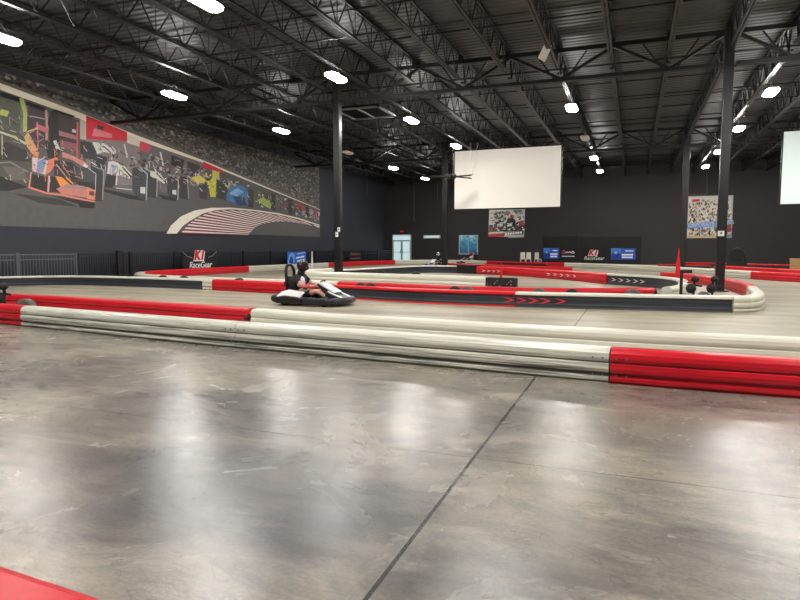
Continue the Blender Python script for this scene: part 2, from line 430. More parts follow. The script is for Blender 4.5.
for bw, y0, y1, ks, place in bays:
    src = None
    for k in ks:
        if k == 0: w = 'in line with the right columns'
        elif k == 8: w = 'in line with the left columns'
        elif k < 0: w = f'{ORD[-k]} right of the right columns'
        elif k < 8: w = f'{ORD[k]} left of the right columns'
        else: w = f'{ORD[k - 8]} left of the left columns'
        lab = f'black open-web roof joist in the {bw} bay, {w}'
        x = JX0 - JS * k
        if src is None:
            src = thing('roof_joist', lab, 'joist', (x, y0, JB), 0, f'roof joists of the {bw} bay')
            a, b, c = joist_mesh(y1 - y0)
            a.build('top_chord', M['steel'], src); b.build('bottom_chord', M['steel'], src); c.build('web', M['steel'], src)
        else: dup(src, (x, y0, JB), 0, lab)
# bridging rows
for bi, (bw, y0, y1, ks, place) in enumerate(bays):
    n = 6
    for q in range(1, n):
        y = y0 + (y1 - y0) * q / n
        xr = JX0 - JS * min(ks) + .3; xl = JX0 - JS * max(ks) - .2
        t = thing('bridging_rod', f'thin black bridging rods across the joists, {ORD[q]} row of the {bw} bay', 'rod', (xl, y, JB), 0, f'bridging rods of the {bw} bay')
        MB().bar((0, 0, JT - JB - .075), (xr - xl, 0, JT - JB - .075), .05).build('top_rod', M['steel'], t)
        if q in (2, 4): MB().bar((0, 0, .075), (xr - xl, 0, .075), .04).build('bottom_rod', M['steel'], t)

# ------------------------------------------------------------------ high bay lamps
def lamp(loc, lab, lit=True, src=None):
    if src: return dup(src, loc, 0, lab)
    t = thing('high_bay_light', lab, 'lamp', loc, 0, 'linear high bay lamps under the joists' if lit else 'unlit high bay lamps')
    MB().box((0, 0, .10), (.38, 1.06, .07), taper=.8).build('housing', M['lamp_body'], t, bevel=.015)
    n_ = 28; plan = []
    for k_ in range(n_):
        a_ = 2 * PI * k_ / n_; plan.append((.21 * math.cos(a_), math.copysign(.36, math.sin(a_)) + .21 * math.sin(a_) if abs(math.sin(a_)) > 1e-6 else 0))
    lm = MB(); lm.add([(x, y, .065) for x, y in plan] + [(x, y, .01) for x, y in plan] + [(x * .8, y * .92, -.025) for x, y in plan],
        [tuple(range(n_)), tuple(range(3 * n_ - 1, 2 * n_ - 1, -1))] + [(r_ * n_ + i_, r_ * n_ + (i_ + 1) % n_, (r_ + 1) * n_ + (i_ + 1) % n_, (r_ + 1) * n_ + i_) for r_ in (0, 1) for i_ in range(n_)])
    lm.build('lens', M['lamp' if lit else 'lamp_off'], t)
    h = MB()
    for s_ in (-1, 1): h.tube([(0, s_ * .3, .13), (0, s_ * .04, JB - 7.06)], .012, 5)
    h.build('hanger', M['cable'], t)
    return t
rows = ((-16.35, 'outer left row'), (-9.6, 'row by the left columns'), (-2.65, 'row over the big screen'), (4.42, 'row by the right columns'), (11.4, 'far right row'))
LY = (-2.6, 4.75, 12.1, 18.85, 26.3, 33.65, 41.2, 48.3)
lit_src = off_src = None
for x, rw in rows:
    for n, y in enumerate(LY):
        lit = (x, y) not in ((-16.35, 33.65), (-2.65, 33.65))
        if (x == -9.6 and y > 40) or (x == -2.65 and 18 < y < 20): continue
        lab = f'{"lit" if lit else "unlit"} high bay lamp, {ORD[n + 1]} from front in the {rw}'
        o = lamp((x + .1, y, 7.06), lab, lit, lit_src if lit else off_src)
        if lit and not lit_src: lit_src = o
        if not lit and not off_src: off_src = o

# ------------------------------------------------------------------ hung screens
def screen(x0, x1, Y, z0, z1, lab, m):
    w = x1 - x0; h = z1 - z0
    t = thing('projection_screen', lab, 'screen', ((x0 + x1) / 2, Y, z0))
    MB().box((0, -.03, h / 2), (w, .03, h)).build('screen_fabric', m, t)
    f = MB(); f.box((0, .06, h / 2), (w + .12, .14, h + .04)); f.build('frame', M['frame_black'], t)
    if True:
        for s_ in (-1, 1):
            MB().tube([(s_ * w * .4, .06, h + .04), (s_ * w * .4, .06, JB - z0)], .012, 5).build('hanging_cable', M['cable'], t)
SY = 37.6
a = aty(455, 152, SY); b = aty(560, 207, SY)
screen(a.x, b.x, SY, b.z + .02, a.z + .02, 'large white projection screen hung beside the left farther column', M['screen'])
a = aty(784, 132, SY); b = aty(784, 204, SY)
screen(a.x, a.x + 6.4, SY, b.z, a.z, 'white projection screen cut off by the right edge of the picture', M['screen_cool'])

# ceiling fan in front of the screen
p = aty(453, 177, 35.2)
t = thing('ceiling_fan', 'black long-bladed ceiling fan hanging in front of the big screen', 'fan', (p.x, p.y, p.z))
MB().lathe((0, 0, -.12), [(.12, 0), (.2, .08), (.2, .24), (.1, .34)], 16).build('motor_hub', M['fan'], t, smooth=True)
for k in range(5):
    a_ = 2 * PI * k / 5 - .36
    m = MB(); R = Matrix.Rotation(a_, 3, 'Z')
    vs = [R @ Vector(v) for v in ((.15, -.08, -.03), (1.35, -.07, -.05), (1.35, .07, .03), (.15, .09, .05), (.15, -.08, .0), (1.35, -.07, -.02), (1.35, .07, .06), (.15, .09, .08))]
    m.add(vs, [(3, 2, 1, 0), (4, 5, 6, 7), (0, 1, 5, 4), (1, 2, 6, 5), (2, 3, 7, 6), (3, 0, 4, 7)]); m.build('blade', M['fan'], t)
MB().tube([(0, 0, .2), (0, 0, JB - p.z + .05)], .03, 8).build('downrod', M['fan'], t)
for s_ in (-.06, .06): MB().tube([(1.2, 0, .03), (1.25 + s_ * 4, 0, JB - p.z)], .012, 5).build('guy_cable', M['cable'], t)

# return air grille
p = atz(364, 112, 7.35)
t = thing('ceiling_vent', 'square black return air duct with grey frame right of the left column', 'vent', (p.x, p.y + .2, 7.35))
MB().box((0, 0, .06), (2.0, 2.0, .1)).build('duct', M['void'], t)  # shallow black slab stands in for the shade inside the open duct
f = MB()
for s_ in (-1, 1): f.box((s_ * 1.0, 0, -.01), (.12, 2.12, .06)); f.box((0, s_ * 1.0, -.01), (2.12, .12, .06))
f.build('frame', M['vent'], t); MB().box((0, 0, -.01), (.08, 1.9, .05)).build('divider', M['vent'], t)

# small square panel by a joist
p = aty(545, 52, 19.6)
t = thing('antenna_box', 'small white square box tilted beside a joist above the big screen', 'box', p, .5)
MB().box((0, 0, 0), (.24, .05, .52), ry=.45).build('face', M['panel_white'], t)
MB().tube([(.05, .02, .2), (.12, .02, JB - p.z + .08)], .015, 5).build('bracket', M['steel'], t)

# ------------------------------------------------------------------ painted flat things
def col(*c): return lin(c)
class Print:
    """flat printed polygons on a wall; fn maps picture bearings to wall points; each layer a hair nearer"""
    def __init__(s, fn, off): s.fn = fn; s.off = Vector(off); s.n = 0; s.m = MB()
    def poly(s, pts, c, lift=None):
        s.n += 1; k = .003 + .00006 * s.n if lift is None else lift
        s.m.add([s.fn(*p) + s.off * k for p in pts], [tuple(range(len(pts)))], lin(c)); return s
    def line(s, pts, w, c):
        for (x0, y0), (x1, y1) in zip(pts, pts[1:]):
            L = math.hypot(x1 - x0, y1 - y0) or 1; nx, ny = -(y1 - y0) / L * w / 2, (x1 - x0) / L * w / 2
            s.poly([(x0 + nx, y0 + ny), (x1 + nx, y1 + ny), (x1 - nx, y1 - ny), (x0 - nx, y0 - ny)], c)
        return s
    def build(s, name, m, parent): return s.m.build(name, m, parent, off=parent.location)

WX = XL + .03
fm = lambda x, y: atx(x, y, WX)
root = thing('wall_mural', 'huge race car start mural printed along the left wall', 'mural', (XL, 25, 2.25))
y_l = fm(-70, 227).y; y_r = fm(320, 237).y
zb = 2.25
def ztop(y): return 8.15 - max(0, (y - 17) / 25) * .5
bm_ = MB(); bm_.add([(XL + .004, y_l, zb), (XL + .004, y_r, zb), (XL + .004, y_r, ztop(y_r)), (XL + .004, y_l, 8.15),
                     (XL + .03, y_l, zb), (XL + .03, y_r, zb), (XL + .03, y_r, ztop(y_r)), (XL + .03, y_l, 8.15)],
                    [(0, 1, 2, 3), (4, 5, 6, 7), (0, 1, 5, 4), (1, 2, 6, 5), (2, 3, 7, 6), (3, 0, 4, 7)], lin((98, 96, 96)))
bm_.build('printed_track', M['paint'], root, off=root.location)
# grandstand: crowd area above the pit wall
stand_low = [(-70, 57), (0, 80), (86, 112), (200, 156), (260, 182), (319.5, 207)]
cm = MB(); pts = [fm(*p) for p in stand_low]
vs = [p + Vector((.006, 0, 0)) for p in pts] + [Vector((WX + .006, p.y, min(8.13, ztop(p.y) - .01))) for p in pts]
n = len(pts); cm.add(vs, [(i, i + 1, i + 1 + n, i + n) for i in range(n - 1)])
cm.build('printed_grandstand', M['crowd'], root, off=root.location)
pr = Print(fm, (1, 0, 0)); pr.n = 6
def band(top, bot, c): pr.poly(top + bot[::-1], c)
def seg(pts, x0, x1):
    out = []
    def yv(x):
        for (a, b), (c, d) in zip(pts, pts[1:]):
            if a <= x <= c: return b + (d - b) * (x - a) / (c - a)
        return pts[-1][1]
    xs = [x0] + [p[0] for p in pts if x0 < p[0] < x1] + [x1]
    return [(x, yv(x)) for x in xs]
g_top = [(-70, 52), (0, 76), (86, 109), (140, 130), (205, 157.5), (320, 207)]
c_top = [(-70, 58), (0, 83), (86, 115), (140, 136.5), (205, 161), (320, 209.5)]
c_bot = [(-70, 64), (0, 89.5), (86, 121), (140, 141), (205, 163.5), (320, 211)]
for x0, x1 in ((-70, 86), (86, 320)):
    pr.poly(seg(g_top, x0, x1) + seg(c_top, x0, x1)[::-1], (120, 114, 106) if x0 < 0 else (104, 99, 94))
    pr.poly(seg(c_top, x0, x1) + seg(c_bot, x0, x1)[::-1], (244, 236, 218) if x0 < 0 else (238, 228, 212))
# hazy pit lane behind the cars
haze_bot = [(-70, 200), (0, 192), (96, 198), (150, 197), (224, 199), (270, 209), (320, 222)]
for x0, x1, c in ((-70, 30, (122, 122, 112)), (30, 86, (104, 94, 96)), (86, 140, (142, 132, 132)), (140, 205, (112, 106, 108)), (205, 320, (92, 86, 84))):
    pr.poly(seg(c_bot, x0, x1) + [(x, y - 12) for x, y in seg(haze_bot, x0, x1)[::-1]], c)
# garages
pr.poly([(-60, 75), (-30, 86), (-30, 130), (-60, 125)], (70, 72, 66)).poly([(-25, 88), (20, 98), (20, 138), (-25, 128)], (98, 100, 90))
pr.poly([(0, 91), (21, 98), (21, 103), (0, 96)], (40, 38, 38)).poly([(26, 101), (45, 108), (45, 112), (26, 105)], (44, 40, 42))
pr.poly([(28, 106), (46, 112), (46, 150), (26, 150)], (78, 72, 76)).poly([(56, 112), (79, 121), (79, 150), (56, 148)], (72, 60, 66))
pr.poly([(54, 109), (75, 116), (72, 118), (54, 111)], (34, 30, 32)).poly([(57, 130), (77, 136), (77, 140), (57, 135)], (176, 120, 128))
pr.poly([(60, 140), (78, 144), (78, 151), (60, 148)], (150, 96, 106)).poly([(72, 129), (76, 130), (76, 133), (72, 132)], (216, 206, 206))
pr.poly([(80, 119), (86, 121), (86, 140), (80, 139)], (196, 188, 180))
pr.line([(21, 98), (25, 112), (25, 132)], 4, (190, 200, 120)).line([(0, 112), (8, 114)], 6, (196, 206, 110))
pr.line([(46, 110), (47, 128), (46, 150)], 2.5, (200, 150, 150)).line([(30, 116), (45, 119)], 1, (190, 180, 184)).line([(36, 126), (48, 131)], 5, (208, 120, 132))
pr.line([(37, 122), (38, 150)], 1.4, (236, 128, 122)).line([(77.5, 122), (77, 158)], 1.8, (214, 96, 84)).line([(26, 132), (38, 128)], 1.4, (214, 190, 160))
# red boards
pr.poly([(86, 115.5), (127, 132), (127, 141), (86, 139)], (216, 40, 60)).poly([(94, 128), (112, 134), (112, 138), (92, 136)], (226, 130, 138))
pr.poly([(97, 125), (104, 127), (103, 130), (97, 129)], (60, 70, 50)).poly([(127, 134), (140, 140), (140, 147), (127, 143)], (222, 210, 196))
pr.poly([(140, 141), (147, 143), (151, 148), (148, 152), (139, 149)], (214, 70, 86)).poly([(203, 161.5), (223, 170.5), (223, 173), (203, 168)], (206, 38, 54))
pr.poly([(294, 205), (300, 203), (302, 208), (295, 210)], (196, 50, 66)).poly([(314, 210), (319, 212), (319, 216), (314, 214)], (196, 60, 76))
# leftmost car, pale yellow-green and grey
pr.poly([(-40, 135), (0, 128), (20, 134), (32, 146), (34, 168), (28, 186), (0, 176), (-40, 180)], (92, 90, 84)).poly([(-30, 150), (6, 142), (26, 150), (30, 162), (5, 160), (-30, 165)], (62, 60, 58))
pr.line([(-30, 130), (0, 132), (14, 137), (26, 144)], 2.2, (206, 208, 180)).poly([(24, 137), (28, 132), (34, 143), (38, 150), (33, 155), (27, 147)], (232, 180, 130))
pr.line([(2, 135), (2, 155)], 1.4, (190, 190, 170)).line([(-20, 165), (10, 162), (28, 172)], 1.2, (150, 146, 140)).poly([(-60, 172), (0, 176), (28, 187), (8, 191), (-60, 190)], (46, 44, 44))
pr.poly([(2, 166), (22, 168), (28, 180), (12, 180)], (120, 112, 110))
# orange car
pr.poly([(30, 174), (49, 177), (50, 194), (29, 188)], (54, 48, 44)).poly([(49, 176), (60, 178), (62, 192), (49, 192)], (60, 52, 50))
pr.poly([(38, 147), (58, 152), (58, 163), (40, 160)], (96, 96, 106)).poly([(44, 140), (56, 142), (60, 152), (56, 160), (48, 158)], (54, 56, 60))
pr.poly([(50, 111.5), (54, 110), (57, 113), (58.5, 126), (59, 140), (56, 147), (49, 144), (49, 128), (47.5, 124)], (52, 50, 52)).poly([(53, 141), (56, 140), (60, 149), (56, 149)], (222, 222, 226))
pr.poly([(32, 157), (51.5, 161.5), (46, 175), (32, 171)], (232, 208, 204)).poly([(38, 158.5), (46, 160.5), (43, 173.8), (36, 172)], (132, 160, 200))
pr.poly([(33, 150), (39, 152), (38, 158), (33, 157)], (240, 150, 96)).poly([(48, 160), (57, 157), (58, 160), (50, 172), (45, 175)], (240, 140, 110))
pr.poly([(54, 160), (72, 162), (78, 168), (78, 180), (70, 184), (54, 176)], (66, 60, 62)).line([(56, 164), (72, 184)], 1, (206, 170, 166)).line([(60, 162), (70, 176)], .8, (190, 150, 150))
pr.poly([(55, 176), (68, 178), (74, 184), (66, 185), (61, 188)], (244, 160, 86)).line([(62, 176), (72, 185)], 1.6, (60, 34, 24))
pr.poly([(62, 152), (72, 155), (86, 163), (88, 168), (82, 166), (72, 160), (62, 157)], (224, 150, 146)).poly([(84, 163), (88, 166), (87, 169), (83, 166)], (240, 236, 236))
pr.poly([(90, 164), (97, 166), (104, 171), (103, 201), (95, 201)], (66, 66, 68)).line([(92, 165.5), (103.5, 170.5), (102.5, 200)], .8, (176, 176, 180))
pr.poly([(76, 168), (88, 167.5), (95.5, 173), (95, 196), (76, 192)], (78, 82, 86)).line([(88, 168), (95.8, 174), (95, 193)], .8, (196, 200, 204)).poly([(76, 181), (95, 183), (95, 192), (76, 189)], (58, 54, 54))
pr.poly([(56, 189), (62, 186), (88, 187), (94, 190), (94, 199), (62, 194)], (214, 140, 124)).poly([(66, 184), (84, 186), (86, 190), (64, 188)], (176, 146, 140))
pr.poly([(87, 189), (95, 190), (95, 200), (87, 199)], (234, 150, 122)).poly([(89, 191), (94, 191.5), (94, 196), (89, 195)], (120, 70, 60))
pr.line([(28, 187), (46, 193), (62, 195), (80, 199), (95, 202)], 1.8, (236, 140, 126)).line([(49, 176), (48, 192)], 2, (226, 170, 166)).line([(31, 172), (29, 188)], 1.6, (226, 150, 146))
pr.poly([(50, 195), (80, 200), (95, 202.5), (94, 208.5), (80, 207.5), (78, 204)], (46, 44, 44)).poly([(12, 193), (60, 199), (78, 207), (40, 203)], (66, 64, 64))
# white cars
def clutter(x0, y0, x1, y1, n, cs, seed):
    r = random.Random(seed)
    for _ in range(n):
        x = r.uniform(x0, x1); y = y0 + (x - x0) * .33 + r.uniform(0, y1 - y0); w = r.uniform(1, 3.5); h = r.uniform(1, 4)
        k = r.uniform(-1, 1)
        pr.poly([(x, y), (x + w, y + k), (x + w, y + h + k), (x, y + h)], r.choice(cs))
GR = [(70, 66, 68), (92, 88, 92), (140, 136, 138), (206, 202, 200), (58, 54, 56), (168, 160, 160)]
clutter(88, 142, 136, 162, 70, GR, 1); clutter(136, 150, 184, 172, 80, GR + [(120, 80, 84)], 2)
pr.poly([(80, 141), (90, 142), (96, 150), (95, 160), (86, 158), (80, 153)], (58, 58, 62))
pr.poly([(92, 142), (103, 143), (111, 148), (114, 154), (104, 152), (97, 154)], (228, 226, 222)).line([(103, 146), (112, 154)], 1.2, (60, 60, 60))
pr.poly([(95, 154), (107, 157), (107, 170), (95, 166)], (64, 62, 66)).poly([(106, 174), (117, 176), (116, 189), (104, 187)], (58, 56, 56)).line([(117, 172), (115.5, 188)], 1.4, (224, 222, 220))
pr.poly([(108, 162), (113, 161), (120, 164), (116, 173), (107, 174)], (232, 230, 232)).poly([(111, 164), (117, 166), (114, 173), (109, 173)], (176, 180, 206))
pr.poly([(118, 165), (124, 166), (131, 174), (129, 179), (122, 175), (116, 176)], (232, 230, 216)).line([(122, 167), (131, 177)], 1.4, (50, 48, 48)).line([(120, 170), (128, 178)], .9, (80, 76, 76))
pr.poly([(114, 185), (134, 186), (146, 190), (146, 196), (130, 192), (112, 188)], (112, 112, 118)).line([(116, 188), (134, 190)], 1, (208, 206, 206))
pr.poly([(147, 171), (154, 171.5), (157, 175), (156.5, 198), (147, 197)], (72, 72, 74)).line([(155, 172), (157, 176), (156.5, 197)], .8, (190, 190, 190))
pr.poly([(132, 168), (139, 167), (147, 173), (146.5, 200), (137, 199), (132, 190)], (76, 78, 82)).line([(139, 167.5), (147, 174), (146, 200)], .9, (206, 208, 210)).poly([(140, 187), (145, 187), (145, 194), (140, 193)], (220, 222, 224))
pr.poly([(104, 189), (136, 196), (145, 201), (130, 199), (104, 192)], (52, 50, 50)).line([(124, 144), (127, 158)], 1.4, (214, 212, 210)).line([(160, 152), (163, 166)], 1.6, (220, 218, 216))
pr.poly([(150, 171), (158, 172), (166, 180), (164, 184), (157, 179), (150, 176)], (226, 224, 214)).line([(156, 173), (165, 182)], 1.1, (56, 54, 54)).poly([(157, 184), (168, 186), (178, 193), (160, 192)], (120, 112, 116))
pr.poly([(179, 176), (186, 177), (188.5, 180), (188, 200), (179, 198)], (68, 66, 68)).line([(187, 178), (188.5, 199)], .7, (180, 180, 180))
pr.poly([(167, 178), (172, 176), (178, 181), (177.5, 200), (170, 199), (167, 192)], (72, 72, 74)).line([(172, 176.5), (178, 181), (177.5, 200)], .8, (206, 206, 208)).poly([(172, 190), (176, 190), (176, 195), (172, 194)], (224, 224, 226))
pr.poly([(157, 194), (174, 198), (176, 201.5), (162, 199)], (54, 52, 52))
# receding field: yellow, blue, green, dark, red
clutter(180, 162, 204, 178, 46, GR + [(150, 110, 120), (200, 170, 180)], 3); clutter(204, 172, 226, 184, 36, [(206, 200, 90), (120, 110, 60), (70, 66, 66), (230, 220, 150)], 4)
pr.poly([(171, 155), (184, 160), (182, 170), (171, 165)], (60, 56, 58)).poly([(187, 161), (200, 166), (198, 174), (187, 171)], (66, 62, 66))
pr.poly([(190, 178), (199, 175), (206, 180), (202, 185), (196, 183)], (222, 208, 96)).poly([(199, 183), (206, 183), (207.5, 186), (207, 200), (199, 198)], (70, 70, 70))
pr.poly([(208, 182), (214, 176), (216, 178), (215.5, 197), (210, 197)], (214, 206, 70)).poly([(216, 180), (222, 179), (224.5, 182), (224, 200), (216, 198)], (62, 62, 64))
pr.poly([(212, 170), (219, 172), (219, 180), (212, 178)], (210, 200, 100))
clutter(226, 178, 248, 188, 26, GR + [(200, 196, 140)], 5)
pr.poly([(226, 196), (229, 188), (236, 185), (243, 186), (247, 190), (247.5, 204), (240, 199), (234, 203), (226, 200)], (70, 130, 190)).poly([(229, 193), (237, 188), (243, 192), (236, 197)], (140, 192, 230))
pr.poly([(232, 196), (244, 197), (246, 205), (238, 206)], (40, 76, 120)).poly([(248, 189), (252, 189), (253.5, 193), (253, 208), (248, 207)], (60, 60, 62))
pr.poly([(224, 186), (227, 187), (226, 201), (224, 200)], (70, 66, 66))
clutter(253, 188, 271, 198, 24, [(150, 166, 84), (70, 70, 62), (196, 196, 170), (90, 96, 66)], 6)
pr.poly([(257, 200), (263, 197), (271, 204), (270, 209), (262, 205)], (176, 190, 96)).poly([(271, 193), (275, 194), (275, 211), (271, 209)], (56, 54, 54))
clutter(275, 195, 289, 205, 24, GR + [(150, 70, 76)], 7); pr.poly([(288, 199), (292, 200), (292, 215), (288, 213)], (56, 54, 54))
clutter(292, 203, 306, 212, 20, GR + [(190, 60, 70)], 8); pr.poly([(306, 206), (308.5, 207), (308.5, 219), (306, 218)], (56, 54, 54)); clutter(308, 209, 318, 215, 14, GR + [(180, 80, 90)], 9)
def detail(x0, y0, x1, y1, n, cs, seed, ln=9):
    r = random.Random(seed)
    for _ in range(n):
        x = r.uniform(x0, x1); y = y0 + (x - x0) * .3 + r.uniform(0, y1 - y0); a_ = r.choice((.3, .35, 1.5, 1.4, .9, -.5, .6)); L = r.uniform(2, ln)
        pr.line([(x, y), (x + L * math.cos(a_), y + L * math.sin(a_))], r.uniform(.35, .9), r.choice(cs))
PK = [(236, 160, 150), (214, 190, 188), (60, 52, 54), (150, 120, 120), (226, 214, 212), (230, 130, 112), (46, 42, 44)]
detail(26, 128, 84, 158, 55, PK, 21); detail(32, 158, 80, 172, 30, PK, 22, 7)
detail(-30, 98, 28, 168, 80, [(200, 206, 140), (160, 156, 146), (60, 58, 56), (120, 116, 108), (206, 200, 180)], 23)
LG = [(214, 212, 212), (150, 146, 150), (60, 56, 58), (236, 234, 232), (100, 96, 100)]
detail(90, 140, 134, 168, 70, LG, 24, 7); detail(136, 150, 168, 176, 60, LG, 25, 6); detail(170, 158, 205, 180, 46, LG + [(190, 140, 150)], 26, 5)
detail(205, 172, 250, 190, 40, LG + [(210, 200, 90), (90, 150, 210)], 27, 4); detail(250, 186, 316, 204, 50, LG + [(150, 166, 84)], 28, 3)
# kerb sweeping round
K = lambda x, y: (170 + x / 5, 130 + y / 5)
outer = [K(*q) for q in ((-22, 518), (0, 478), (50, 432), (120, 402), (200, 389), (300, 388), (420, 399), (540, 416), (640, 440), (744, 474))]
inner = [K(*q) for q in ((30, 518), (60, 480), (100, 452), (160, 418), (225, 401), (305, 396), (420, 406), (540, 423), (640, 447), (744, 480))]
for i in range(len(outer) - 1): pr.poly([outer[i], outer[i + 1], inner[i + 1], inner[i]], (246, 238, 226))
o2 = [K(*q) for q in ((48, 520), (85, 474), (130, 440), (200, 408), (300, 400), (420, 409), (560, 430), (744, 482))]
i2 = [K(*q) for q in ((385, 527), (402, 508), (425, 484), (460, 468), (520, 458), (590, 458), (660, 468), (744, 488))]
def along(pl, t):
    u = t * (len(pl) - 1); i = min(int(u), len(pl) - 2); f = u - i
    return (pl[i][0] + (pl[i + 1][0] - pl[i][0]) * f, pl[i][1] + (pl[i + 1][1] - pl[i][1]) * f)
N = 38
for k in range(N):
    a0, a1 = k / N, (k + 1) / N
    pr.poly([along(o2, a0), along(o2, a1), along(i2, a1), along(i2, a0)], (244, 230, 224) if k % 2 else (122, 48, 62))
pr.build('printed_cars_and_kerb', M['paint'], root)

# ---- back wall
def wall_box(name, lab, cat, x0, y0, x1, y1, m, part='board', th=.05, Y=YB, emissive=None):
    a = aty(x0, y0, Y - th); b = aty(x1, y1, Y - th)
    cx = (a.x + b.x) / 2
    t = thing(name, lab, cat, (cx, Y - th, b.z))
    MB().box((0, th / 2 - .002, (a.z - b.z) / 2), (b.x - a.x, th - .004, a.z - b.z)).build(part, m, t)
    return t, a, b
# double door
door = struct(D.objects.new('door_1', None)); C.objects.link(door)
a = aty(393, 235, YB); b = aty(411, 264, YB); door.location = ((a.x + b.x) / 2, YB, 0)
w = b.x - a.x; h = a.z
f = MB()
for x in (-w / 2, w / 2): f.box((x, -.05, h / 2), (.09, .1, h))
for z in (h, h - .55): f.box((0, -.05, z), (w, .1, .09))
f.build('door_frame', M['frame_white'], door)
for s_ in (-1, 1):
    l = MB()
    for x in (.05, w / 2 - .06): l.box((s_ * x, -.05, (h - .55) / 2), (.1, .06, h - .6))
    l.box((s_ * w / 4, -.05, .12), (w / 2 - .1, .06, .24)); l.box((s_ * w / 4, -.05, 1.0), (w / 2 - .1, .06, .06))
    lf = l.build('door_leaf', M['frame_white'], door)
    MB().box((s_ * w / 4, -.03, (h - .6) / 2 + .1), (w / 2 - .15, .01, h - .85)).build('pane', M['door_glass'], lf)
    MB().tube([(s_ * .12, -.12, .9), (s_ * .12, -.12, 1.25)], .02, 6).build('door_handle', M['chrome'], lf)
MB().box((0, -.03, h - .27), (w - .08, .01, .46)).build('transom_pane', M['door_glass'], door)
t = thing('exit_sign', 'small red illuminated exit sign above the glass doors', 'sign', aty(402, 231.5, YB - .1))
MB().box((0, .05, 0), (.46, .09, .24)).build('case', M['exit_body'], t)
text('EXIT', 'lettering', .2, (0, -.002, 0), (PI / 2, 0, 0), M['exit_red'], t)
# strip window and double window
def window(name, x0, y0, x1, y1, m, n):
    a = aty(x0, y0, YB); b = aty(x1, y1, YB); o = struct(D.objects.new(name, None)); C.objects.link(o)
    o.location = ((a.x + b.x) / 2, YB, b.z); w = b.x - a.x; h = a.z - b.z
    f = MB()
    for x in (-w / 2, w / 2): f.box((x, -.04, h / 2), (.09, .08, h + .09))
    for z in (0, h): f.box((0, -.04, z), (w, .08, .09))
    for k in range(1, n): f.box((-w / 2 + w * k / n, -.04, h / 2), (.07, .06, h))
    f.build('window_frame', M['frame_white'], o)
    for k in range(n): MB().box((-w / 2 + w * (k + .5) / n, -.015, h / 2), (w / n - .05, .01, h - .05)).build('pane', m, o)
window('window_1', 459.5, 235.5, 477.5, 254, M['glass'], 2)
window('window_2', 424, 235.5, 440, 238, M['door_glass'], 1)

# racing poster
t, a, b = wall_box('wall_poster', 'framed black and white kart race poster under the big screen', 'poster', 489, 209.3, 524.5, 237.5, M['frame_black'], th=.06)
fp = lambda x, y: aty(x, y, YB - .062)
pr = Print(fp, (0, -1, 0))
Z = lambda x, y: (470 + x / 10, 200 + y / 10)
PQ = lambda pts, c: pr.poly([Z(*q) for q in pts], c)
PQ([(192, 98), (550, 92), (540, 368), (182, 370)], (206, 202, 198))
PQ([(192, 245), (545, 240), (543, 310), (187, 325)], (92, 84, 80)); PQ([(195, 100), (330, 98), (330, 120), (195, 130)], (236, 232, 224))
PQ([(250, 125), (330, 112), (335, 150), (300, 180), (240, 170)], (104, 108, 92)); PQ([(340, 125), (395, 115), (400, 150), (350, 165)], (130, 128, 118))
PQ([(430, 100), (520, 96), (525, 130), (450, 140)], (120, 140, 134)); PQ([(195, 140), (235, 140), (232, 250), (192, 250)], (230, 230, 226))
PQ([(255, 215), (300, 195), (345, 205), (340, 270), (270, 275)], (60, 58, 58)); PQ([(270, 240), (330, 235), (325, 265), (275, 268)], (226, 222, 218))
PQ([(340, 190), (420, 165), (455, 205), (460, 265), (360, 270)], (52, 52, 54)); PQ([(365, 230), (425, 225), (420, 262), (370, 265)], (222, 218, 214))
PQ([(405, 150), (435, 150), (440, 180), (410, 185)], (190, 70, 60)); PQ([(350, 175), (385, 178), (355, 235), (342, 230)], (226, 224, 222))
PQ([(460, 225), (540, 200), (540, 285), (465, 290)], (96, 60, 60)); PQ([(500, 215), (540, 210), (540, 250), (505, 255)], (190, 60, 66))
PQ([(187, 275), (260, 268), (260, 315), (185, 322)], (150, 108, 92)); PQ([(340, 290), (540, 285), (538, 305), (340, 312)], (50, 46, 48))
PQ([(182, 345), (343, 332), (340, 366), (180, 372)], (196, 26, 56)); PQ([(343, 330), (538, 308), (536, 345), (343, 352)], (60, 58, 60))
PQ([(384, 362), (534, 350), (533, 372), (384, 380)], (176, 190, 188))
r = random.Random(3)
for k in range(9): PQ([(200 + k * 15, 322 - k), (211 + k * 15, 321 - k), (210 + k * 15, 334 - k), (199 + k * 15, 335 - k)], (240, 238, 236))
for k in range(7): PQ([(350 + k * 25, 332 - k * 2.6), (370 + k * 25, 330 - k * 2.6), (368 + k * 25, 350 - k * 2.6), (349 + k * 25, 352 - k * 2.6)], (244, 242, 240))
for k in range(7): PQ([(192 + k * 20, 350 - k * 1.6), (206 + k * 20, 349 - k * 1.6), (205 + k * 20, 362 - k * 1.6), (191 + k * 20, 363 - k * 1.6)], (226, 90, 110))
for _ in range(150):
    x = r.uniform(200, 530); y = r.uniform(105, 300); w_ = r.uniform(6, 26); h_ = r.uniform(4, 14)
    PQ([(x, y), (x + w_, y - 3), (x + w_, y + h_), (x + 2, y + h_ + 2)], r.choice([(36, 34, 36), (60, 58, 58), (226, 224, 220), (240, 238, 234), (110, 106, 100), (40, 38, 40)] if y > 150 else [(226, 224, 218), (120, 122, 110), (200, 200, 194), (90, 92, 86)]))
pr.build('printed_picture', M['print_glow'], t)

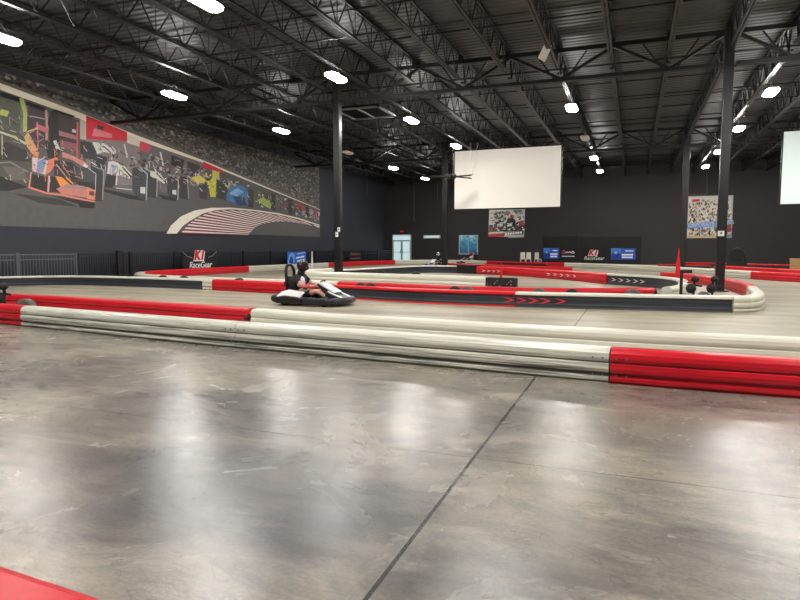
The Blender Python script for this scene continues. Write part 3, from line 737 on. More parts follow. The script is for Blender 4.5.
# event poster behind the right columns
t, a, b = wall_box('wall_poster', 'colourful crowd and event poster partly behind the right columns', 'poster', 687.5, 196.3, 731.5, 238, M['frame_white'], th=.06)
pr = Print(fp, (0, -1, 0))
pr.poly([(687.5, 196.3), (731.5, 196.3), (731, 238), (687, 238)], (226, 218, 208))
r = random.Random(12)
CR = [(40, 36, 36), (66, 60, 58), (230, 224, 216), (196, 160, 110), (120, 96, 80), (240, 236, 230), (216, 190, 120), (150, 130, 120)]
for _ in range(420):
    x = r.uniform(688, 730); y = r.uniform(199.5, 222) if r.random() < .7 else r.uniform(210, 222); s_ = r.uniform(.7, 1.8)
    pr.poly([(x, y), (x + s_ * .6, y - s_ * .5), (x + s_, y), (x + s_ * .9, y + s_), (x + .1, y + s_)], r.choice(CR))
pr.poly([(689, 198.5), (702, 198), (701, 202), (689, 202.5)], (236, 226, 222)).poly([(692, 199.5), (700, 199), (699.5, 201.5), (692, 202)], (206, 40, 60))
for _ in range(170):
    x = r.uniform(688, 730); y = r.uniform(227, 235); s_ = r.uniform(.8, 2)
    pr.poly([(x, y), (x + s_ * .7, y - s_ * .6), (x + s_, y + .2), (x + s_, y + s_), (x, y + s_)], r.choice(CR + [(120, 150, 90), (160, 60, 50), (130, 140, 200), (90, 100, 70)]))
pr.poly([(687.3, 235), (700, 236), (731, 234), (731, 238), (687, 238)], (212, 190, 150)).poly([(718, 235), (731, 234.5), (731, 238), (718, 238)], (130, 140, 170))
pr.poly([(687.2, 223.5), (731.2, 219.5), (731.2, 225.5), (687.2, 228.5)], (116, 160, 222))
pr.poly([(723, 225), (731, 224), (731, 232), (723, 232)], (150, 70, 60))
pr.build('printed_picture', M['print_glow'], t)
q = aty(709, 224.2, YB - .12)
text('CORPORATE EVENTS', 'lettering', .44, (q.x - t.location.x, q.y - t.location.y, q.z - t.location.z), (PI / 2, -.07, 0), M['logo_white'], t, xs=.86)

# black display boards, banners
Yb2 = YB - .14
wall_box('display_board', 'black display board holding the left blue banner by back wall', 'board', 543, 236.5, 577, 266, M['panel_black'], th=.12)
wall_box('display_board', 'wide black display board behind the red and white logo sign', 'board', 578, 237, 640.5, 266, M['panel_black'], th=.12)
def blue_banner(x0, y0, x1, y1, lab, right):
    t, a, b = wall_box('blue_banner', lab, 'banner', x0, y0, x1, y1, M['panel_black'], th=.05, Y=Yb2)
    g = lambda x, y: aty(x, y, Yb2 - .055)
    p = Print(g, (0, -1, 0)); W = x1 - x0; Hh = y1 - y0
    R = lambda u0, v0, u1, v1, c: p.poly([(x0 + W * u0, y0 + Hh * v0), (x0 + W * u1, y0 + Hh * v0), (x0 + W * u1, y0 + Hh * v1), (x0 + W * u0, y0 + Hh * v1)], c)
    R(0, 0, 1, 1, (40, 92, 188)); R(0, 0, .4, .45, (70, 130, 210))
    p.poly([(x0 + W * u, y0 + Hh * v) for u, v in ((.02, 1), (.04, .5), (.16, .12), (.28, .2), (.36, .5), (.42, .75), (.4, 1))], (22, 62, 150))
    p.poly([(x0 + W * u, y0 + Hh * v) for u, v in ((.1, .4), (.2, .18), (.3, .36), (.2, .5))], (120, 176, 232))
    R(.58, .18, .92, .27, (226, 234, 244)); R(.44, .48, .9, .62, (238, 242, 248)); R(.44, .7, .88, .84, (228, 236, 246)); R(.0, .92, 1, 1, (30, 66, 150))
    p.build('printed_picture', M['print_glow'], t)
blue_banner(543.5, 248, 559, 259, 'blue printed banner on the left black display board', False)
blue_banner(611, 248.3, 635.5, 260, 'blue printed banner right of the red logo sign', True)
# dark banner with script
t, a, b = wall_box('dark_banner', 'black banner with a pale red and white script logo by back wall', 'banner', 561, 248, 576, 259.5, M['banner_black'], th=.05, Y=Yb2)
p = Print(lambda x, y: aty(x, y, Yb2 - .055), (0, -1, 0))
p.line([(561.5, 254), (564, 250.4), (565.5, 253), (563, 253.4)], .8, (206, 60, 66)).line([(565.5, 253), (567, 251.8), (568.2, 253), (569.5, 251.6), (571, 253), (572.5, 251), (574.5, 252.6), (572, 253.4)], .9, (214, 206, 206))
p.line([(562, 256.3), (574.5, 256.3)], .9, (216, 214, 214)); p.build('printed_logo', M['print_glow'], t)
# logo sign
def logo(t, s, z, y=-.03, low='RaceGear'):
    """slanted red K1 on white, with the second line in white beneath"""
    m = MB(); m.add([(-.62 * s, y, z - .02 * s), (-.42 * s, y, z + .62 * s), (.34 * s, y, z + .62 * s), (.42 * s, y, z + .48 * s), (.3 * s, y, z - .02 * s)], [(0, 1, 2, 3, 4)]); m.build('logo_plate', M['logo_white'], t)
    text('K1', 'logo_letters', .72 * s, (-.12 * s, y - .012, z + .3 * s), (PI / 2, 0, 0), M['logo_red'], t, .006, .25, xs=1.05, bold=.035 * s)
    m = MB(); m.add([(-1.0 * s, y, z - .42 * s), (-.9 * s, y, z - .06 * s), (1.12 * s, y, z - .06 * s), (1.0 * s, y, z - .42 * s)], [(0, 1, 2, 3)]); 
    text(low, 'logo_subtitle', .5 * s, (0, y - .006, z - .24 * s), (PI / 2, 0, 0), M['logo_white'], t, .006, .2, xs=.98, bold=.006 * s)
c = aty(594, 256.2, Yb2 - .01)
t = thing('logo_sign', 'red and white racing logo sign on the wide black board', 'sign', (c.x, Yb2 - .02, c.z))
MB().box((0, -.005, .1), (2.1, .02, 1.25)).build('board', M['banner_black'], t)
logo(t, .86, .02)

# conduits
def conduit(pts, lab):
    p0 = pts[0]; t = MB().tube(pts, .025, 6).build('conduit', M['conduit'], None, loc=p0, off=p0); return tag(t, lab, 'conduit', 'wall conduits', 'thing')
P = lambda x, y: aty(x, y, YB - .03)
conduit([Vector((P(414, 178).x, YB - .03, JB)), P(414, 222)], 'grey vertical conduit on the back wall right of the exit sign')
conduit([Vector((P(437.5, 180).x, YB - .03, JB)), P(437.5, 199)], 'short grey conduit on the back wall left of the screen column')
conduit([Vector((P(707, 170).x, YB - .03, JB)), P(707, 192), P(707, 194), P(683, 194.5)], 'grey bent conduit on the back wall above the crowd poster')
Q = lambda x, y: atx(x, y, XL + .03)
conduit([Q(367, 174), Q(367, 198)], 'short grey conduit high on the left wall near the corner')

# column boxes
for px, py, i, j, sz, lab in ((336.8, 234.5, 1, 0, .2, 'white square box on the left column, lower of two'), (342, 229.5, 1, 0, .18, 'white slim box on the left column, upper of two'), (721, 233.5, 0, 0, .17, 'white sign on the large right column')):
    q = aty(px, py, CYS[j] - .19)
    t = thing('column_box', lab, 'sign', (min(max(q.x, CX[i] - .12), CX[i] + .12), CYS[j] - .19, q.z))
    MB().box((0, 0, 0), (sz * 1.1 if i == 0 else sz * .6, .05, sz)).build('plate', M['sign_white'], t, bevel=.01)
    MB().box((0, -.03, .01), (.05, .02, .05) if i == 0 else (.03, .02, .03)).build('mark' if i == 0 else 'lens', M['frame_black'], t)

# ------------------------------------------------------------------ fence along the left wall
FX = XL + .62; FH = 1.18
def fence(y0, y1, lab, m, group, pitch=.13):
    L = y1 - y0; t = thing('picket_fence', lab, 'fence', (FX, y0, 0), 0, group)
    for z in (FH - .04, FH - .24, .12): MB().box((0, L / 2, z), (.04, L - .02, .045)).build('rail', m, t)
    for y in (.03, L - .03): MB().box((0, y, FH / 2 + .02), (.08, .08, FH + .04)).build('post', m, t)
    pk = MB(); n = int(L / pitch)
    for k in range(1, n): pk.box((0, L * k / n, FH / 2), (.02, .022, FH - .06))
    pk.build('pickets', m, t)
fys = [14.1, 16.8, 19.5]
fl = ('cut off by the left picture edge', 'nearest to the black fence')
for k in range(2): fence(fys[k], fys[k + 1], f'silver grey metal fence panel by the mural wall, {fl[k]}', M['fence_grey'], 'silver fence panels')
y = 19.5; k = 0
while y < YB - .6:
    y1 = min(y + 3.0, YB - .1); k += 1
    w = ['first', 'second', 'third', 'fourth', 'fifth', 'sixth', 'seventh', 'eighth', 'ninth', 'tenth', 'eleventh', 'twelfth', 'thirteenth', 'fourteenth'][k - 1]
    fence(y, y1, f'black picket fence panel along the left wall, {w} after the silver panels', M['fence'], 'black fence panels'); y = y1
# gate post
q = atx(118, 254, FX)
t = thing('fence_post', 'thick black gate post in the fence below the mural', 'post', (FX + .1, q.y, 0)); MB().box((0, 0, .62), (.1, .34, 1.24)).build('post_shaft', M['fence'], t); MB().box((0, 0, 1.26), (.14, .38, .04)).build('post_cap', M['fence'], t)
# banners on fence (facing +X)
FB = FX + .06
a = atx(182, 252.5, FB); b = atx(216, 266, FB)
t = thing('fence_banner', 'black fence banner with red and white racing logo, sagging top edge', 'banner', (FB, (a.y + b.y) / 2, .25), PI / 2)
L = b.y - a.y; m = MB(); n = 12
vs = []
for k in range(n + 1):
    u = -L / 2 + L * k / n; s_ = .06 * math.sin(PI * k / n) * 2; wv = .015 * math.sin(k * 1.9)
    vs += [(u, -.02 + wv, 0.0), (u, -.02 + wv, .98 - s_)]
m.add(vs, [(2 * k, 2 * k + 2, 2 * k + 3, 2 * k + 1) for k in range(n)]); m.build('cloth', M['banner_black'], t)
sw = MB()
for s_ in (-1, 1): sw.tube([(s_ * L / 2, -.045, .95), (s_ * L * .38, -.045, .72), (s_ * L * .24, -.045, .62)], .022, 5)
sw.build('pale_stripe', M['cable'], t)
logo(t, .95, .45, -.05)
a = atx(287, 251, FB); b = atx(306, 262, FB)
t = thing('fence_banner', 'blue printed banner tied to the fence left of the left column', 'banner', (FB, (a.y + b.y) / 2, .3), PI / 2)
L = b.y - a.y
MB().box((0, 0, .42), (L, .02, .84)).build('cloth', M['banner_black'], t)
pb = MB()
def lp(pts, c, k=[0]):
    k[0] += 1; pb.add([(-L / 2 + u * L, -.014 - .0003 * k[0], v * .84) for u, v in pts], [tuple(range(len(pts)))], lin(c))
lp([(0, 0), (1, 0), (1, 1), (0, 1)], (44, 98, 196)); lp([(0, .1), (.1, .75), (.25, .95), (.4, .7), (.36, .1)], (110, 170, 232)); lp([(.08, .1), (.16, .6), (.28, .6), (.3, .1)], (24, 60, 150))
lp([(.5, .75), (.95, .9), (.95, .98), (.5, .85)], (150, 190, 236)); lp([(.45, .4), (.9, .55), (.9, .66), (.45, .52)], (234, 240, 248)); lp([(.5, .15), (.92, .28), (.92, .38), (.5, .26)], (222, 232, 244))
pb.build('printed_picture', M['print_glow'], t)
a = atx(349, 253, FB); b = atx(361, 260, FB)
t = thing('fence_banner', 'dark banner with pale script on the fence right of left column', 'banner', (FB, (a.y + b.y) / 2, .3), PI / 2)
L = b.y - a.y; MB().box((0, 0, .42), (L, .02, .84)).build('cloth', M['banner_black'], t)
sc = MB(); sc.tube([(-L * .4, -.03, .45), (-L * .3, -.03, .68), (-L * .22, -.03, .48), (-L * .12, -.03, .64), (-L * .02, -.03, .48), (L * .1, -.03, .66), (L * .2, -.03, .5), (L * .3, -.03, .62), (L * .4, -.03, .55)], .03, 5)
sc.tube([(-L * .4, -.03, .22), (L * .4, -.03, .22)], .03, 5); sc.build('script_logo', mat('faded_pink_print', (186, 120, 126), .6), t)

# ------------------------------------------------------------------ track barriers
def catmull(pts, step=.25):
    P = [Vector((p[0], p[1])) for p in pts]; P = [P[0] * 2 - P[1]] + P + [P[-1] * 2 - P[-2]]; out = []
    for i in range(1, len(P) - 2):
        n = max(2, int((P[i + 1] - P[i]).length / step))
        for k in range(n):
            t = k / n; a, b, c, d = P[i - 1], P[i], P[i + 1], P[i + 2]
            out.append(.5 * ((2 * b) + (-a + c) * t + (2 * a - 5 * b + 4 * c - d) * t * t + (-a + 3 * b - 3 * c + d) * t ** 3))
    out.append(P[-2]); return out
def ribbed(hh, w=.12):
    s = hh / .36
    half = [(0, 0), (.0, .012), (.016, .022), (.020, .055), (.014, .080), (-.010, .087), (-.010, .101), (.012, .112), (.026, .135), (.030, .165), (.022, .204), (.006, .216), (.006, .228), (.014, .240), (.022, .270), (.014, .315), (-.014, .345), (-.05, .36)]
    return [(w + a, z * s) for a, z in half]
def block(hh, w, z0):
    return [(w, z0), (w, hh - .015), (w - .015, hh)]
def sweep(path, half, o):
    """closed symmetric section swept along a path"""
    prof = half + [(-a, z) for a, z in reversed(half)]; n = len(prof); m = MB(); vs = []
    for i, p in enumerate(path):
        t = (path[min(i + 1, len(path) - 1)] - path[max(i - 1, 0)]).normalized(); nn = Vector((t.y, -t.x))
        vs += [(p.x + nn.x * a - o.x, p.y + nn.y * a - o.y, z) for a, z in prof]
    fs = []
    for i in range(len(path) - 1):
        for j in range(n): fs.append((i * n + j, i * n + (j + 1) % n, (i + 1) * n + (j + 1) % n, (i + 1) * n + j))
    fs += [tuple(range(n)), tuple((len(path) - 1) * n + j for j in reversed(range(n)))]
    return m.add(vs, fs)
def cut(path, a, b):
    ia = min(range(len(path)), key=lambda i: (path[i] - Vector(a)).length) if a else 0
    ib = min(range(len(path)), key=lambda i: (path[i] - Vector(b)).length) if b else len(path) - 1
    return path[ia:ib + 1]
def barrier(path, style, lab, hh=.36, group=None, cap=None, strip=None, chevrons=None, end=None, far=False, bolts=False):
    if len(path) < 2: return None
    # leave a hair of gap at both ends so neighbouring sections stay apart
    path = list(path)
    o = Vector((path[len(path) // 2].x, path[len(path) // 2].y, 0))
    d = (path[1] - path[0]).normalized(); path[0] = path[0] + d * .006; d = (path[-1] - path[-2]).normalized(); path[-1] = path[-1] - d * .006
    t = thing('track_barrier', lab, 'barrier', o, 0, group)
    if style in ('red', 'white'):
        b = sweep(path, ribbed(hh), o).build('rail_body', M[style + ('_far' if far else '')], t, smooth=False)
    else:
        b = sweep(path, block(hh - .075, .10, 0), o).build('face_panel', M['panel_black' if cap == 'black' else 'black_face'], t)
        cp = [(.13, hh - .072), (.145, hh - .055), (.145, hh - .02), (.12, hh)]
        sweep(path, cp, o).build('top_cap', M['panel_black'] if cap == 'black' else M['cap_' + (cap or 'white')], t)
        if strip: sweep(path, [(.112, .0), (.112, .035)], o).build('base_strip', M['cap_' + strip], t)
    if chevrons:
        m_, fr = chevrons
        cum = [0]
        for p, q in zip(path, path[1:]): cum.append(cum[-1] + (q - p).length)
        for f in fr:
            s_ = f * cum[-1]; i = max(k for k in range(len(cum) - 1) if cum[k] <= s_); u = (s_ - cum[i]) / (cum[i + 1] - cum[i])
            p = path[i].lerp(path[i + 1], u); tt = (path[i + 1] - path[i]).normalized(); nn = Vector((tt.y, -tt.x))
            if nn.dot(p) > 0: nn = -nn
            if tt.x < 0: tt = -tt
            z = hh * .46; w = .16; h_ = .06; m = MB()
            def at(a, z_, k): q = p + tt * a + nn * k; return (q.x - o.x, q.y - o.y, z_)
            sh = [(-.14, h_), (-.05, h_), (.13, 0), (-.05, -h_), (-.14, -h_), (.04, 0)]
            k0 = .165 if style in ('red', 'white') else .118
            m.add([at(a, z + b_, k0) for a, b_ in sh] + [at(a, z + b_, k0 - .012) for a, b_ in sh], [(0, 1, 2, 5), (5, 2, 3, 4), (6, 7, 8, 11), (11, 8, 9, 10)] + [(i, (i + 1) % 6, (i + 1) % 6 + 6, i + 6) for i in range(6)])
            m.build('chevron', M[m_], t)
    if bolts:
        for idx, sgn in ((0, 1), (-1, -1)):
            p = path[idx]; q = path[1] if idx == 0 else path[-2]; tt = (q - p).normalized(); nn = Vector((tt.y, -tt.x))
            if nn.dot(p) > 0: nn = -nn
            for a in (.06, .16):
                for z, k in ((.268, .145), (.082 + .004, .135)):
                    e = p + tt * a; m = MB(); m.tube([(e.x + nn.x * (k - .01) - o.x, e.y + nn.y * (k - .01) - o.y, z), (e.x + nn.x * (k + .008) - o.x, e.y + nn.y * (k + .008) - o.y, z)], .012, 7); m.build('bolt', M['chrome'], t)
    if end:
        p = path[-1]; tt = (path[-1] - path[-2]).normalized(); nn = Vector((tt.y, -tt.x))
        e = p + tt * .03
        m = MB()
        for z in ((hh * .60,) if end == 'two' else (hh * .52,)):
            r_ = .055 if end == 'two' else .17
            q = e + nn * (.13 if end == 'two' else 0)
            m.tube([(q.x - tt.x * .06 - o.x, q.y - tt.y * .06 - o.y, z), (q.x + tt.x * .02 - o.x, q.y + tt.y * .02 - o.y, z)], r_, 16)
        m.build('end_cap', M['dark_red' if end == 'two' else 'rubber'], t)
    return t

# front pair
b1 = catmull([(-16, 8.5), (-13, 8.22), (-10.4, 7.87), (-5.8, 7.27), (-3.15, 7.02), (-.19, 6.72), (1.6, 6.66), (4, 6.6), (7, 6.6)])
barrier(cut(b1, None, (-10.22, 7.85)), 'red', 'red front barrier section at the left picture edge', bolts=True)
barrier(cut(b1, (-10.22, 7.85), (-5.3, 7.2)), 'white', 'scuffed white front barrier, left length beside the red left end', bolts=True)
barrier(cut(b1, (-5.3, 7.2), (-.19, 6.72)), 'white', 'scuffed white front barrier, right length touching the red right end', bolts=True)
barrier(cut(b1, (-.19, 6.72), None), 'red', 'red front barrier section running off the right picture edge', bolts=True)
b2 = catmull([(-18, 10.2), (-14, 9.85), (-9.8, 9.47), (-6.23, 8.94), (-4.27, 8.6), (-.4, 8.27), (1.9, 8.22), (5, 8.2), (8, 8.2)], .06)
barrier(cut(b2, None, (-6.17, 8.93)), 'red', 'long red barrier just behind the white front barrier', end='two')
barrier(cut(b2, (-6.08, 8.91), None), 'white', 'long cream barrier just behind the white front barrier', far=True)
# barrier next to the camera
b0 = catmull([(-4.5, 1.35), (-1.9, 1.235), (-1.4, 1.205), (.6, 1.1)])
barrier(b0, 'red', 'red barrier top in the bottom left corner of the picture')
# middle loop, near side, hairpin and return
b3 = catmull([(-22.1, 15.3), (-20.0, 17.15), (-16.5, 17.25), (-13.2, 16.85), (-9.67, 16.1), (-7.14, 15.3), (-4.74, 14.72), (-2.16, 14.6), (.17, 14.8), (1.4, 14.92), (2.0, 15.0), (2.45, 15.35), (2.78, 16.5), (2.98, 18.2), (3.16, 20.3), (3.14, 22.6), (2.87, 24.8), (2.2, 26.9), (1.2, 28.6)], .15)
barrier(cut(b3, None, (-17.2, 17.25)), 'black', 'black-faced barrier with white top at the far left, leftmost length')
barrier(cut(b3, (-17.2, 17.25), (-13.45, 16.9)), 'black', 'black-faced barrier with white top ending at the red barrier left of the kart')
barrier(cut(b3, (-13.45, 16.9), (-13.05, 16.8)), 'white', 'short white joint piece where black barrier meets red barrier', far=True)
barrier(cut(b3, (-13.05, 16.8), (-7.9, 15.55)), 'red', 'red ribbed barrier directly behind the moving kart', far=True)
barrier(cut(b3, (-7.9, 15.55), (-2.55, 14.6)), 'black', 'black-faced barrier with red top right of the kart', cap='red', strip='red', chevrons=('arrow_red', (.975,)))
barrier(cut(b3, (-2.55, 14.6), (2.08, 15.04)), 'black', 'black-faced barrier with white top and red chevrons', cap='white', chevrons=('arrow_red', (.03, .09, .15, .225)))
barrier(cut(b3, (2.08, 15.04), (3.13, 19.0)), 'white', 'white ribbed barrier bending round the near right hairpin', far=True)
barrier(cut(b3, (3.13, 19.0), None), 'red', 'red ribbed return barrier behind the large right column', far=True)
# its partner and the outer left edge of the lane
b4 = catmull([(.5, 17.4), (-1.53, 16.5), (-3.23, 16.2), (-5.34, 16.5), (-8.6, 17.2), (-12.2, 17.75), (-17.0, 18.7), (-19.2, 19.8), (-20.4, 21.4), (-20.9, 23.5), (-21.0, 31), (-20.5, 39), (-20.0, 46), (-17.6, 51), (-14, 51.2), (-10.4, 48.6), (-7.5, 46.2), (-4.9, 44.8), (-3.4, 44.2), (-1.4, 42.2), (1.44, 38.6), (3.6, 34.4), (5.2, 31.2), (6.5, 29.2), (9, 26.5), (11, 24.8)], .3)
barrier(cut(b4, None, (-8.6, 17.2))[::-1], 'red', 'red barrier with black round end behind the black-faced barrier', far=True, end='one')
barrier(cut(b4, (-8.6, 17.2), (-18.9, 19.6)), 'white', 'cream barrier behind the black-faced barrier on the left', far=True)
barrier(cut(b4, (-18.9, 19.6), (-20.3, 21.2)), 'white', 'cream barrier tip curving below the fence logo banner', far=True)
barrier(cut(b4, (-20.3, 21.2), (-21.02, 30.0)), 'red', 'long red barrier below the black logo banner on the fence', far=True)
barrier(cut(b4, (-21.02, 30.0), (-20.5, 39.0)), 'white', 'cream barrier below the blue fence banner', far=True)
barrier(cut(b4, (-20.5, 39.0), (-19.0, 48.5)), 'red', 'red barrier along the fence on both sides of the left column', far=True)
barrier(cut(b4, (-19.0, 48.5), (-11, 49.1)), 'white', 'cream barrier in front of the glass doors', far=True)
barrier(cut(b4, (-11, 49.1), (-4.7, 44.7)), 'red', 'red barrier beneath the kart race poster', far=True)
barrier(cut(b4, (-4.7, 44.7), (5.1, 31.4)), 'white', 'long cream barrier below the logo sign and right columns', far=True)
barrier(cut(b4, (5.1, 31.4), None), 'red', 'red barrier crossing the right picture edge beyond the hairpin', far=True)
# island around the left column
HI = .50
b5 = catmull([(-4.3, 18.95), (-6.45, 19.6), (-9, 20.25), (-11.3, 20.7), (-12.7, 21.6), (-13.0, 23.0), (-12.75, 24.6), (-12.3, 27), (-11.9, 30), (-11.3, 32.6), (-9.6, 33.1), (-6.2, 31.4), (-3.9, 29.2), (-2.1, 27), (-.84, 25.0), (.7, 23.3), (1.35, 21.6), (1.4, 20.0), (1.15, 18.6), (.85, 17.75)], .2)
barrier(cut(b5, None, (-12.75, 24.6)), 'white', 'tall cream barrier curling round the foot of the left column', hh=HI, far=True)
barrier(cut(b5, (-12.75, 24.6), (-9.2, 33.0)), 'black', 'black-faced island barrier with thin white top beyond the left column', hh=.42)
barrier(cut(b5, (-9.2, 33.0), (-7.85, 32.4)), 'black', 'short black island barrier section left of the white chevrons', hh=.46, cap='black')
barrier(cut(b5, (-7.85, 32.4), (-.84, 25.0)), 'red', 'red island barrier printed with white chevrons', hh=.42, far=True, chevrons=('arrow_white', (.05, .085, .12, .155, .55, .60, .65, .70, .75)))
barrier(cut(b5, (-.84, 25.0), (1.38, 20.6)), 'black', 'black-faced island barrier printed with white chevrons', hh=.42, chevrons=('arrow_white', (.07, .145, .215, .285, .35)))
barrier(cut(b5, (1.38, 20.6), None), 'white', 'cream inner barrier curving left of the black floor lamps', hh=.36, far=True)
# further lanes
b6 = catmull([(-12.2, 41.2), (-8, 38.2), (-3.2, 34.6)], .4)
barrier(b6, 'red', 'straight red barrier beyond the chevron barrier', far=True)
b7 = catmull([(-9.6, 46.2), (-5.6, 43.2)], .4)
barrier(b7, 'black', 'low black and red barrier in the middle distance under the poster', cap='red')
b8 = catmull([(1.5, 43.4), (4.4, 41.8)], .4)
barrier(b8, 'black', 'black-faced barrier with red top between the right columns', cap='red')
b9 = catmull([(4.7, 41.6), (6.2, 37.6), (8.2, 33.8), (11, 31)], .4)
barrier(b9, 'red', 'red barrier beyond the long cream barrier, right of the large column', far=True)
b10 = catmull([(3.0, 50), (9, 45), (14, 41)], .4)
barrier(b10, 'black', 'dark barrier with red top farthest back on the right', cap='red')

# black padded block closing the tall cream barrier
t = thing('padded_block', 'black padded block closing the tall cream barrier', 'block', (-3.86, 18.95, 0), -.12)
MB().box((0, 0, .24), (1.02, .26, .48)).build('pad', M['panel_black'], t, bevel=.03)
sp = MB(); r = random.Random(4)
for _ in range(22):
    x = r.uniform(-.45, .45); z = r.uniform(.1, .4); sp.box((x, -.133, z), (r.uniform(.02, .05), .004, r.uniform(.015, .03)))
sp.build('printed_speckle', M['cable'], t)

# ------------------------------------------------------------------ tyres between the barriers
def tyre(loc, lab, m='rubber', rad=.205, rz=0.0, src=None):
    t = thing('kart_tire', lab, 'tire', loc, rz, 'loose tires between barriers')
    prof = [(rad * .5, -.09), (rad * .82, -.10), (rad * .97, -.075), (rad, -.03), (rad, .03), (rad * .97, .075), (rad * .82, .10), (rad * .5, .09)]
    MB().lathe((0, 0, rad), prof, 22, 'Y').build('tread', M[m], t, smooth=True)
    MB().lathe((0, 0, rad), [(rad * .5, -.07), (rad * .49, .07)], 16, 'Y').build('rim', M['steel'], t)
    return t
for (px, Y), z, m, lab in (
        ((361, 15.95), .0, 'rubber', 'black tire top behind the red-topped barrier, left of a close pair'),
        ((371, 15.85), .0, 'rubber', 'black tire top behind the red-topped barrier, right of a close pair'),
        ((455, 15.35), .0, 'rubber', 'black tire top right of the close pair, before the padded block'),
        ((467, 15.3), .0, 'rubber_grey', 'grey dusty tire top just before the padded block'),
        ((539, 15.35), .0, 'rubber_grey', 'grey tire peeking over the white-topped barrier, below padded block'),
        ((572, 15.4), .0, 'rubber', 'black tire peeking over the white-topped barrier, middle of three'),
        ((633, 15.9), .0, 'rubber_grey', 'grey tire beside the black round barrier end')):
    rr = ray(px, 290); k = Y / rr[1]
    tyre((rr[0] * k, Y, z), lab, m)
for px, Y, lab in ((163, 17.75, 'black tire top on the far left, left of two behind white-topped barrier'), (184, 17.65, 'black tire top on the far left, right of two behind white-topped barrier'), (239, 17.0, 'black tire top behind the red barrier left of the kart')):
    rr = ray(px, 280); k = Y / rr[1]; tyre((rr[0] * k, Y, 0), lab)
tyre((-11.5, 8.8, 0), 'grey dusty tire between the front barriers at the left', 'rubber_grey', .19, .3)
for px, Y, z, lab in ((382, 22.8, 0, 'tire inside the tall cream barrier, left one'), (416, 22.2, 0, 'tire inside the tall cream barrier, right one')):
    rr = ray(px, 272); k = Y / rr[1]; tyre((rr[0] * k, Y, z), lab, 'rubber', .24)

# ------------------------------------------------------------------ floor lamps on stands, markers
def stand(loc, lab, rz):
    t = thing('lamp_stand', lab, 'stand', loc, rz, 'black twin-headed floor lamps')
    MB().lathe((0, 0, 0), [(.13, 0), (.13, .03), (.05, .07)], 16).build('base', M['rubber'], t)
    MB().tube([(0, 0, .05), (.02, 0, .58)], .03, 8).build('pole', M['rubber'], t)
    MB().ell((-.06, -.06, .36), (.125, .11, .125)).build('lower_head', M['rubber'], t, smooth=True)
    MB().ell((.03, -.03, .60), (.10, .09, .08)).build('upper_head', M['rubber'], t, smooth=True)
    MB().tube([(0, 0, .45), (.2, -.05, .43)], .025, 6).build('arm', M['rubber'], t)
stand((1.46, 17.35, 0), 'black twin-headed stand, left one of two before the large column', .0)
stand((1.92, 17.6, 0), 'black twin-headed stand, right one of two before the large column', .5)
stand((-12.32, 8.95, 0), 'black stand between front barriers at the left picture edge', .2)
tyre((1.70, 17.25, 0), 'grey tire between the two black twin-headed stands', 'rubber_grey', .15, .4)
t = thing('marker_post', 'black post with flat T top left of the twin-headed stands', 'post', (1.16, 17.2, 0))
MB().box((0, 0, .4), (.07, .07, .8)).build('post_shaft', M['rubber'], t); MB().box((.1, 0, .8), (.28, .12, .09)).build('post_head', M['rubber'], t); MB().box((0, 0, .01), (.2, .2, .02)).build('base_plate', M['rubber'], t)
def marker(loc, h, w, lab):
    t = thing('marker_flag', lab, 'marker flag', loc)
    n = 10; m = MB()
    def ww(s): return w * ((1 - s) ** .75 * (.75 + .25 * math.sin(PI * min(1, s * 1.3)))) + .008
    vs = []
    for sd in (-1, 1):
        for k in range(n + 1):
            s = k / n; vs += [(-ww(s) * .5 + .04 * s * w, sd * .015, s * h + .04), (ww(s) * .5 + .10 * s * w, sd * .015, s * h + .04)]
    fs = []
    for sd in (0, 1):
        for k in range(n): o = sd * 2 * (n + 1) + 2 * k; fs.append((o, o + 1, o + 3, o + 2))
    q = 2 * (n + 1)
    for k in range(n):
        fs += [(2 * k, 2 * k + 2, 2 * k + 2 + q, 2 * k + q), (2 * k + 1, 2 * k + 3, 2 * k + 3 + q, 2 * k + 1 + q)]
    fs += [(0, 1, 1 + q, q), (2 * n, 2 * n + 1, 2 * n + 1 + q, 2 * n + q)]
    m.add(vs, fs); m.build('flag', M['flag_red'], t)
    MB().lathe((0, 0, 0), [(w * .7, 0), (w * .6, .04)], 14).build('base', M['rubber'], t)
q = atz(680.5, 289, 0)
marker((1.42, 22.9, 0), 1.36, .22, 'tall pointed red flag marker left of the large right column')
q = aty(503, 272, 24)
marker((q.x, 23.6, 0), .78, .13, 'small red marker standing behind the black padded block')
q = atx(312, 258, -18.6)
t = thing('marker_post', 'slim white marker post behind the kart driver', 'post', (q.x, q.y, 0)); MB().tube([(0, 0, 0), (0, 0, 1.18)], [.07, .05], 8).build('post_shaft', M['sign_white'], t); MB().lathe((0, 0, 0), [(.16, 0), (.14, .04)], 12).build('base_plate', M['rubber'], t)

# drum fan far right, crate, white chairs
q = aty(737, 256, 44.5)
t = thing('drum_fan', 'black round floor fan on a wide base behind the red barrier', 'fan', (q.x, 44.5, 0), -.15)
ring = [(.40 * math.cos(a), 0, 1.0 + .40 * math.sin(a)) for a in [2 * PI * k / 24 for k in range(24)]]
MB().lathe((0, 0, 1.0), [(.38, -.14), (.42, -.12), (.42, .12), (.38, .14)], 24, 'Y').build('drum', M['fan'], t, smooth=False)
gr = MB()
for rr_ in (.12, .22, .32): gr.tube([(rr_ * math.cos(a), -.16, 1.0 + rr_ * math.sin(a)) for a in [2 * PI * k / 18 for k in range(18)]], .012, 4, True)
gr.build('guard', M['steel'], t)
lg = MB()
for s_ in (-1, 1): lg.tube([(s_ * .42, 0, .95), (s_ * .5, 0, .5), (s_ * .56, 0, .06)], .05, 8); lg.tube([(s_ * .56, -.4, .04), (s_ * .56, .4, .04)], .04, 8)
lg.box((0, 0, .45), (1.0, .2, .5)); lg.build('stand_frame', M['fan'], t)
